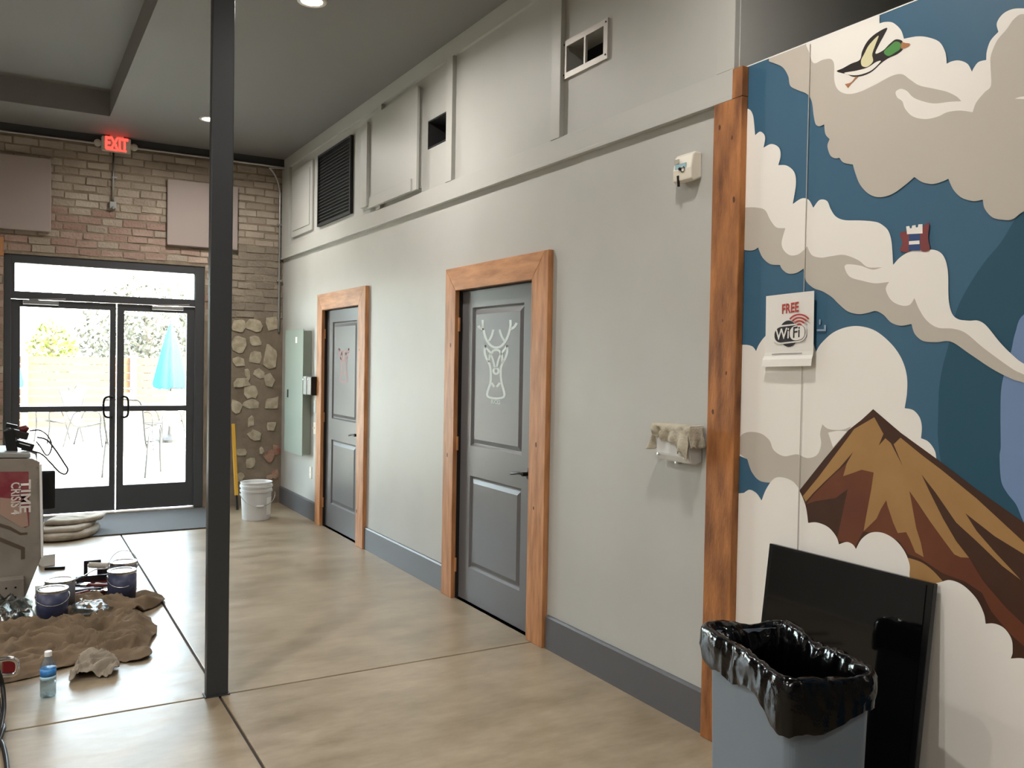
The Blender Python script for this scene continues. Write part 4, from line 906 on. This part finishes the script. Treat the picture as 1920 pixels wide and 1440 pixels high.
def brush(p, ang, lab):
    d = V((math.cos(ang), math.sin(ang), 0)); p = V(p); r = thing('paint_brush', p, lab, 'paint brush'); s_ = d.cross(V((0, 0, 1)))
    MB().tube([p, p+d*.05, p+d*.1, p+d*.13], [.007, .011, .008, .014], 10).build('handle', 'tool_red', r, smooth=True)
    MB().obox(p+d*.15, d*.02, s_*.027, (0, 0, .009)).build('ferrule', 'chrome', r); MB().obox(p+d*.2, d*.03, s_*.026, (0, 0, .007)).build('bristles', 'tool_dark', r)
brush((.4, 5.95, .06), .5, 'paint brush with red handle lying on drop cloth before the tray'); brush((.55, 6.1, .075), 2.6, 'paint brush with red handle resting against the paint tray')
a, b_ = fl(155, 1122, .06), fl(187, 1150, .06)
o = MB().bar(a, b_, .035, .004).build('stir_stick', 'stick', None); tag(o, 'pale flat paint stirring stick lying on the drop cloth', 'stick')
o = MB().bar(fl(84, 1066, .01), fl(122, 1064, .01), .03, .02).build('tool_case', 'tool_dark', None, bevel=.003); tag(o, 'thin dark bar lying on the floor behind the paint cans', 'tool')
bx = thing('small_carton', (.22, 7.2, 0), 'small white carton on the floor behind the arcade cabinet', 'box')
MB().obox((.235, 7.25, .04), (.045, .01, 0), (-.01, .06, 0), (0, 0, .04)).build('carton_body', 'lid_white', bx, bevel=.003); MB().obox((.235, 7.25, .0825), (.048, .01, 0), (-.01, .062, 0), (0, 0, .002)).build('carton_lid', 'white_label', bx)
o = MB().obox((.165, 6.1, .06), (.03, 0, 0), (0, .004, 0), (0, .01, .055)).build('masking_card', 'lid_white', None); tag(o, 'small white card leaning behind the blue paint can', 'card')
# ---- water bottle
bp_ = fl(90, 1306); b = thing('water_bottle', (bp_.x, bp_.y, 0), 'half full clear plastic water bottle with blue label on the floor', 'bottle')
c0 = V((bp_.x, bp_.y, 0))
MB().lathe(c0, [(.001, .004), (.02, .0), (.031, .002), (.033, .01), (.033, .03), (.0315, .034), (.033, .04), (.033, .075), (.0325, .08), (.0325, .13), (.033, .135), (.031, .15), (.022, .172), (.0135, .182), (.0135, .19)], 32).build('bottle_body', 'bottle_plastic', b, smooth=True, fix=False)
MB().lathe(c0, [(.001, .005), (.03, .005), (.0318, .012), (.0318, .066), (.001, .066)], 32).build('water', 'water', b, smooth=False)
MB().lathe(c0, [(.0334, .098), (.0334, .132)], 32).build('label_wrap', 'water_label', b, smooth=True, fix=False)
MB().lathe(c0, [(.0334, .082), (.0334, .098)], 32).build('label_band', 'water_label_light', b, smooth=True, fix=False)
MB().lathe(c0, [(.0155, .186), (.0155, .206), (.014, .208), (0, .208)], 20).build('cap', 'white_label', b)
# ---- arcade cabinet
ac = thing('arcade_cabinet', (-.2, 6.6, 0), 'beige arcade gun cabinet with red side art at the left edge', 'arcade machine')
AY = 6.25
side = [(-.75, .93), (.12, .895), (.163, .872), (.175, .27), (.15, .2), (.078, .0), (-.75, .0)]
MB().prism([(a, AY, b_) for a, b_ in side], (0, .03, 0)).build('side_panel', 'arcade_white', ac, bevel=.004)
MB().prism([(a-.012, AY+.03, b_-.012 if b_ > .1 else b_) for a, b_ in side], (0, .62, 0)).build('cabinet_body', 'black_plastic', ac, bevel=.004)
MB().prism([(a, AY+.65, b_) for a, b_ in side], (0, .03, 0)).build('side_panel', 'arcade_white', ac, bevel=.004)
MB().bar((.166, AY-.003, .86), (.178, AY-.003, .265), .014, .02, (0, 1, 0)).build('edge_molding', 'lid_white', ac)  # white colour stands in for window light catching the edge
yq = AY-.001
def ap(name, m, pts, k=1): MB().add([(a, AY-.0008*k, b_) for a, b_ in pts], [tuple(range(len(pts)))]).build(name, m, ac, fix=False)
ap('side_art', 'arcade_red', [(-.75, .85), (.1, .815), (.105, .47), (.08, .46), (-.055, .57), (-.75, .7)])
ap('side_art_figure', 'arcade_peach', [(-.055, .66), (.0, .65), (.05, .6), (.09, .58), (.1, .47), (.06, .465), (-.055, .555)], 2)
ap('side_stripe', 'arcade_brown', [(-.6, .73), (.0, .475), (.06, .43), (.095, .43), (.095, .415), (.055, .415), (-.005, .455), (-.6, .7)], 2)
ap('side_stripe', 'arcade_brown', [(-.6, .69), (.06, .32), (.06, .262), (.082, .262), (.082, .335), (-.6, .72)], 2)
text('TIME', .085, 'letter_white', (.078, AY-.003, .66), (0, 0, -1), (1, 0, 0), ac, 'side_lettering', bold=.002, sx=1.15)
text('CRISIS 4', .075, 'letter_white', (.028, AY-.003, .65), (0, 0, -1), (1, 0, 0), ac, 'side_lettering', bold=.0015, sx=.78)
Box('foot_block', 'arcade_white', ac, -.3, .075, AY-.1, AY-.001, .0, .16, bevel=.004)
for a in (-.02, .03):
    for b_ in (.05, .11): MB().lathe((a, AY-.1, b_), [(.006, 0), (.006, .002), (0, .003)], 10, (0, -1, 0)).build('bolt', 'black_metal', ac)
for zz in (.84, .75, .36): MB().lathe((.145, AY, zz), [(.006, 0), (.005, .003), (0, .003)], 10, (0, -1, 0)).build('bolt', 'chrome', ac)
Box('rear_bracket', 'black_plastic', ac, .165, .255, AY+.12, AY+.3, .55, .8, bevel=.01)
Box('rear_strut', 'steel_paint', ac, .178, .19, AY+.2, AY+.22, .3, .56)
# control deck, gun and holster
MB().prism([(-.75, AY, .935), (.11, AY, .9), (.11, AY, .93), (-.75, AY, .99)], (0, .5, 0)).build('control_deck', 'steel_paint', ac, bevel=.006)
MB().obox((-.0, AY+.15, 1.0), (.03, 0, .01), (0, .03, 0), (-.012, 0, .075)).build('gun_mount', 'black_plastic', ac, bevel=.006)
g_ = MB().bar((-.02, AY+.15, 1.06), (.1, AY+.15, 1.025), .045, .05).build('light_gun', 'tool_dark', ac, bevel=.008)
MB().obox((.005, AY+.15, 1.095), (.03, 0, -.008), (0, .012, 0), (.004, 0, .012)).build('gun_sight', 'black_plastic', g_)
MB().tube([(.05, AY+.15, 1.07), (.085, AY+.15, 1.075), (.1, AY+.15, 1.068)], [.018, .024, .014], 10).build('gun_hammer', 'tool_red', g_, smooth=True)
MB().bar((.03, AY+.16, .985), (.13, AY+.16, .95), .05, .045).build('sensor_box', 'black_plastic', ac, bevel=.004); MB().bar((.05, AY+.134, .985), (.11, AY+.134, .965), .004, .012, (0, 1, 0)).build('sensor_tag', 'lid_white', ac)
def cab(name, pts, r, parent=None, m='black_plastic'): return MB().tube(path3([hit(px, py, 1, yy) for px, py, yy in pts], 8), r, 8).build(name, m, parent, smooth=True)
cab('gun_cable', [(56, 808, 6.4), (75, 807, 6.38), (90, 818, 6.36), (97, 835, 6.35), (93, 850, 6.35), (86, 853, 6.36), (76, 838, 6.38), (68, 828, 6.4)], .005, ac)
cab('gun_cable', [(70, 820, 6.4), (88, 825, 6.36), (105, 845, 6.33), (120, 868, 6.32), (127, 880, 6.31), (122, 889, 6.31), (110, 884, 6.32), (95, 868, 6.34), (75, 850, 6.38), (40, 842, 6.4)], .006, ac)
# ---- red machine and cords at lower left
rd = thing('red_tool_case', (-.12, 4.55, 0), 'dark red plastic tool case at left edge on the drop cloth', 'tool case')
MB().obox((-.155, 4.62, .1), (.11, 0, 0), (0, .12, 0), (0, 0, .1)).build('case_shell', 'red_case', rd, bevel=.04)
MB().tube(path3([(-.06, 4.5, .17), (0, 4.5, .172), (.03, 4.5, .15), (.025, 4.5, .105), (-.01, 4.5, .1), (-.06, 4.5, .11)], 6), .012, 8).build('carry_handle', 'chrome', rd, smooth=True)
MB().obox((-.0, 4.505, .137), (.028, 0, -.003), (0, .012, 0), (0, 0, .028)).build('handle_block', 'red_case', rd, bevel=.005)
o = MB().tube(path3([(-.3, 4.2, .3), (-.12, 4.25, .26), (-.055, 4.3, .21), (-.028, 4.33, .12), (-.02, 4.25, .04), (-.03, 4.08, .012), (-.035, 4.0, .01), (-.02, 3.9, .01), (-.008, 3.72, .01), (-.004, 3.5, .01), (-.02, 3.2, .01), (-.2, 3.0, .01)], 10), .009, 10).build('power_cord', 'black_plastic', None, smooth=True); tag(o, 'thick black cord running down to the bottom left corner', 'cord')
o = MB().tube(path3([(-.35, 4.1, .26), (-.1, 4.22, .2), (-.05, 4.3, .1), (-.035, 4.22, .03), (-.02, 4.12, .01), (-.022, 4.04, .024), (-.045, 3.92, .009), (-.1, 3.8, .009), (-.4, 3.7, .009)], 10), .009, 10).build('power_cord', 'black_plastic', None, smooth=True); tag(o, 'black cord crossing the other cord toward the left edge', 'cord')

# ------------------------------------------------------------------ OUTSIDE
gq = MB().box(-30, 40, YB+.14, 60, -.1, -.02).build('patio_ground', 'patio'); struct(gq, 'sunlit pale concrete patio outside the glass doors', 'patio')
fw = thing('slat_fence', (1, 20.9, 0), 'horizontal board wooden fence across the patio', 'fence')
for i, (fx0, fx1) in enumerate(((-8.2, -4.0), (-3.9, .2), (.3, 4.6), (4.7, 9.0))):
    for k in range(9): Box('fence_board', 'fence_wood', fw, fx0, fx1, 20.9, 20.93, .03+k*.17, .03+k*.17+.152)
for fx in (-8.25, -3.95, .25, 2.35, 4.65, 9.05):
    Box('fence_post', 'fence_post', fw, fx-.07, fx+.07, 20.78, 20.9, -.02, 1.62)
def umbrella(x, y, lab):
    r = thing('patio_umbrella', (x, y, 0), lab, 'umbrella', 'closed patio umbrellas')
    n = 24; vv = []; lv_ = [(.02, 2.2), (.06, 2.1), (.13, 1.8), (.2, 1.4), (.25, 1.05), (.24, .98)]
    for q, z in lv_:
        for k in range(n):
            a = k*2*math.pi/n; f_ = 1+.28*math.cos(a*8)*min(1, (2.2-z)); vv.append((x+q*f_*math.cos(a), y+q*f_*math.sin(a), z+(.03*math.cos(a*8) if z < 1.06 else 0)))
    MB().add(vv, [(i*n+k, i*n+(k+1) % n, (i+1)*n+(k+1) % n, (i+1)*n+k) for i in range(len(lv_)-1) for k in range(n)]).build('canopy', 'umbrella_cloth', r, smooth=True)
    MB().tube([(x, y, -.02), (x, y, 2.26)], .02, 10).build('pole', 'chair_frame', r)
    MB().lathe((x, y, -.02), [(.28, 0), (.28, .05), (.2, .09), (.05, .14), (.03, .3), (0, .3)], 24).build('base', 'chair_frame', r)
umbrella(2.6, 17.3, 'closed blue patio umbrella seen through the right glass door'); umbrella(-.12, 17.3, 'closed blue patio umbrella at left edge of the left glass door')
def chair(x, y, rz, lab, m='sling'):
    r = thing('patio_chair', (x, y, -.02), lab, 'chair', 'patio chairs'); c_, s_ = math.cos(rz), math.sin(rz)
    def P3(a, b, z): return V((x+a*c_-b*s_, y+a*s_+b*c_, z-.02))
    for s2 in (-.27, .27):
        MB().tube(path3([P3(s2, -.3, 0), P3(s2, -.26, .3), P3(s2, -.24, .6), P3(s2, .1, .62), P3(s2, .22, .45), P3(s2, .34, 0)], 5), .014, 8).build('arm_leg_frame', 'chair_frame', r, smooth=True)
    MB().tube(path3([P3(-.24, -.26, .42), P3(-.24, .18, .38), P3(-.24, .4, .95), P3(-.12, .43, 1.02), P3(.12, .43, 1.02), P3(.24, .4, .95), P3(.24, .18, .38), P3(.24, -.26, .42), P3(-.24, -.26, .42)], 6), .013, 8).build('seat_frame', 'chair_frame', r, smooth=True)
    MB().grid([[P3(-.23+.46*k/4, -.24+.42*j/4, .42-.04*j/4-.02*math.sin(k/4*3.14)) for k in range(5)] for j in range(5)]).build('seat_sling', m, r, solid=.004)
    MB().grid([[P3(-.23+.46*k/4, .18+.22*j/4, .38+.58*j/4) for k in range(5)] for j in range(5)]).build('back_sling', m, r, solid=.004)
chair(1.42, 12.55, 2.7, 'patio chair nearest the glass doors outside'); chair(1.75, 15.9, .3, 'patio chair left of the blue umbrella outside', 'sling_tan'); chair(2.35, 16.6, -.9, 'patio chair beside the blue umbrella base outside', 'sling'); chair(1.2, 16.9, 1.2, 'patio chair seen through middle of left glass door', 'sling'); chair(.75, 17.9, -1.2, 'patio chair at left of left glass door', 'sling_tan')
def tree(x, y, h, rx, m, lab, dens, z0=1.2):
    r = thing('tree', (x, y, 0), lab, 'tree'); rn = random.Random(int(x*10+y))
    MB().tube(path3([(x, y, -.05), (x+.05, y, h*.3), (x-.03, y, h*.7), (x+.04, y, h*.95)], 4), .07, 8).build('trunk', 'bark', r, smooth=True)
    br = MB()
    for k in range(16):
        a = rn.uniform(0, 6.28); z1 = rn.uniform(h*.3, h*.8); q = V((x+rx*.8*math.cos(a), y+rx*.8*math.sin(a), z1+rn.uniform(.2, h*.25))); br.tube([(x, y, z1), q], [.025, .008], 5)
    br.build('branches', 'bark', r)
    lb = MB()
    for k in range(dens):
        while True:
            p = V((rn.uniform(-1, 1), rn.uniform(-1, 1), rn.uniform(-1, 1)))
            if p.length < 1: break
        q = V((x+p.x*rx, y+p.y*rx, z0+(h-z0)*(p.z+1)/2)); a = V((rn.uniform(-1, 1), rn.uniform(-1, 1), rn.uniform(-1, 1))).normalized()*.09; b_ = a.orthogonal().normalized()*.05
        lb.add([q-a, q+b_, q+a, q-b_], [(0, 1, 2, 3)])
    tag(lb.build('foliage', m, r, fix=False), kind='stuff')
tree(3.0, 23.5, 3.6, 1.7, 'leaf_grey', 'grey leafy tree behind fence in the right glass door', 2600, .6)
tree(6.6, 24.5, 4.2, 1.7, 'leaf_grey', 'tall grey tree behind fence at the right end', 2200, .8)
tree(.9, 25.0, 2.5, .6, 'leaf', 'yellow-green bush above fence near the door centre', 700, .9)
tree(-1.2, 25.2, 2.3, 1.1, 'leaf', 'low yellow-green bush above fence in the left glass door', 900, .8)
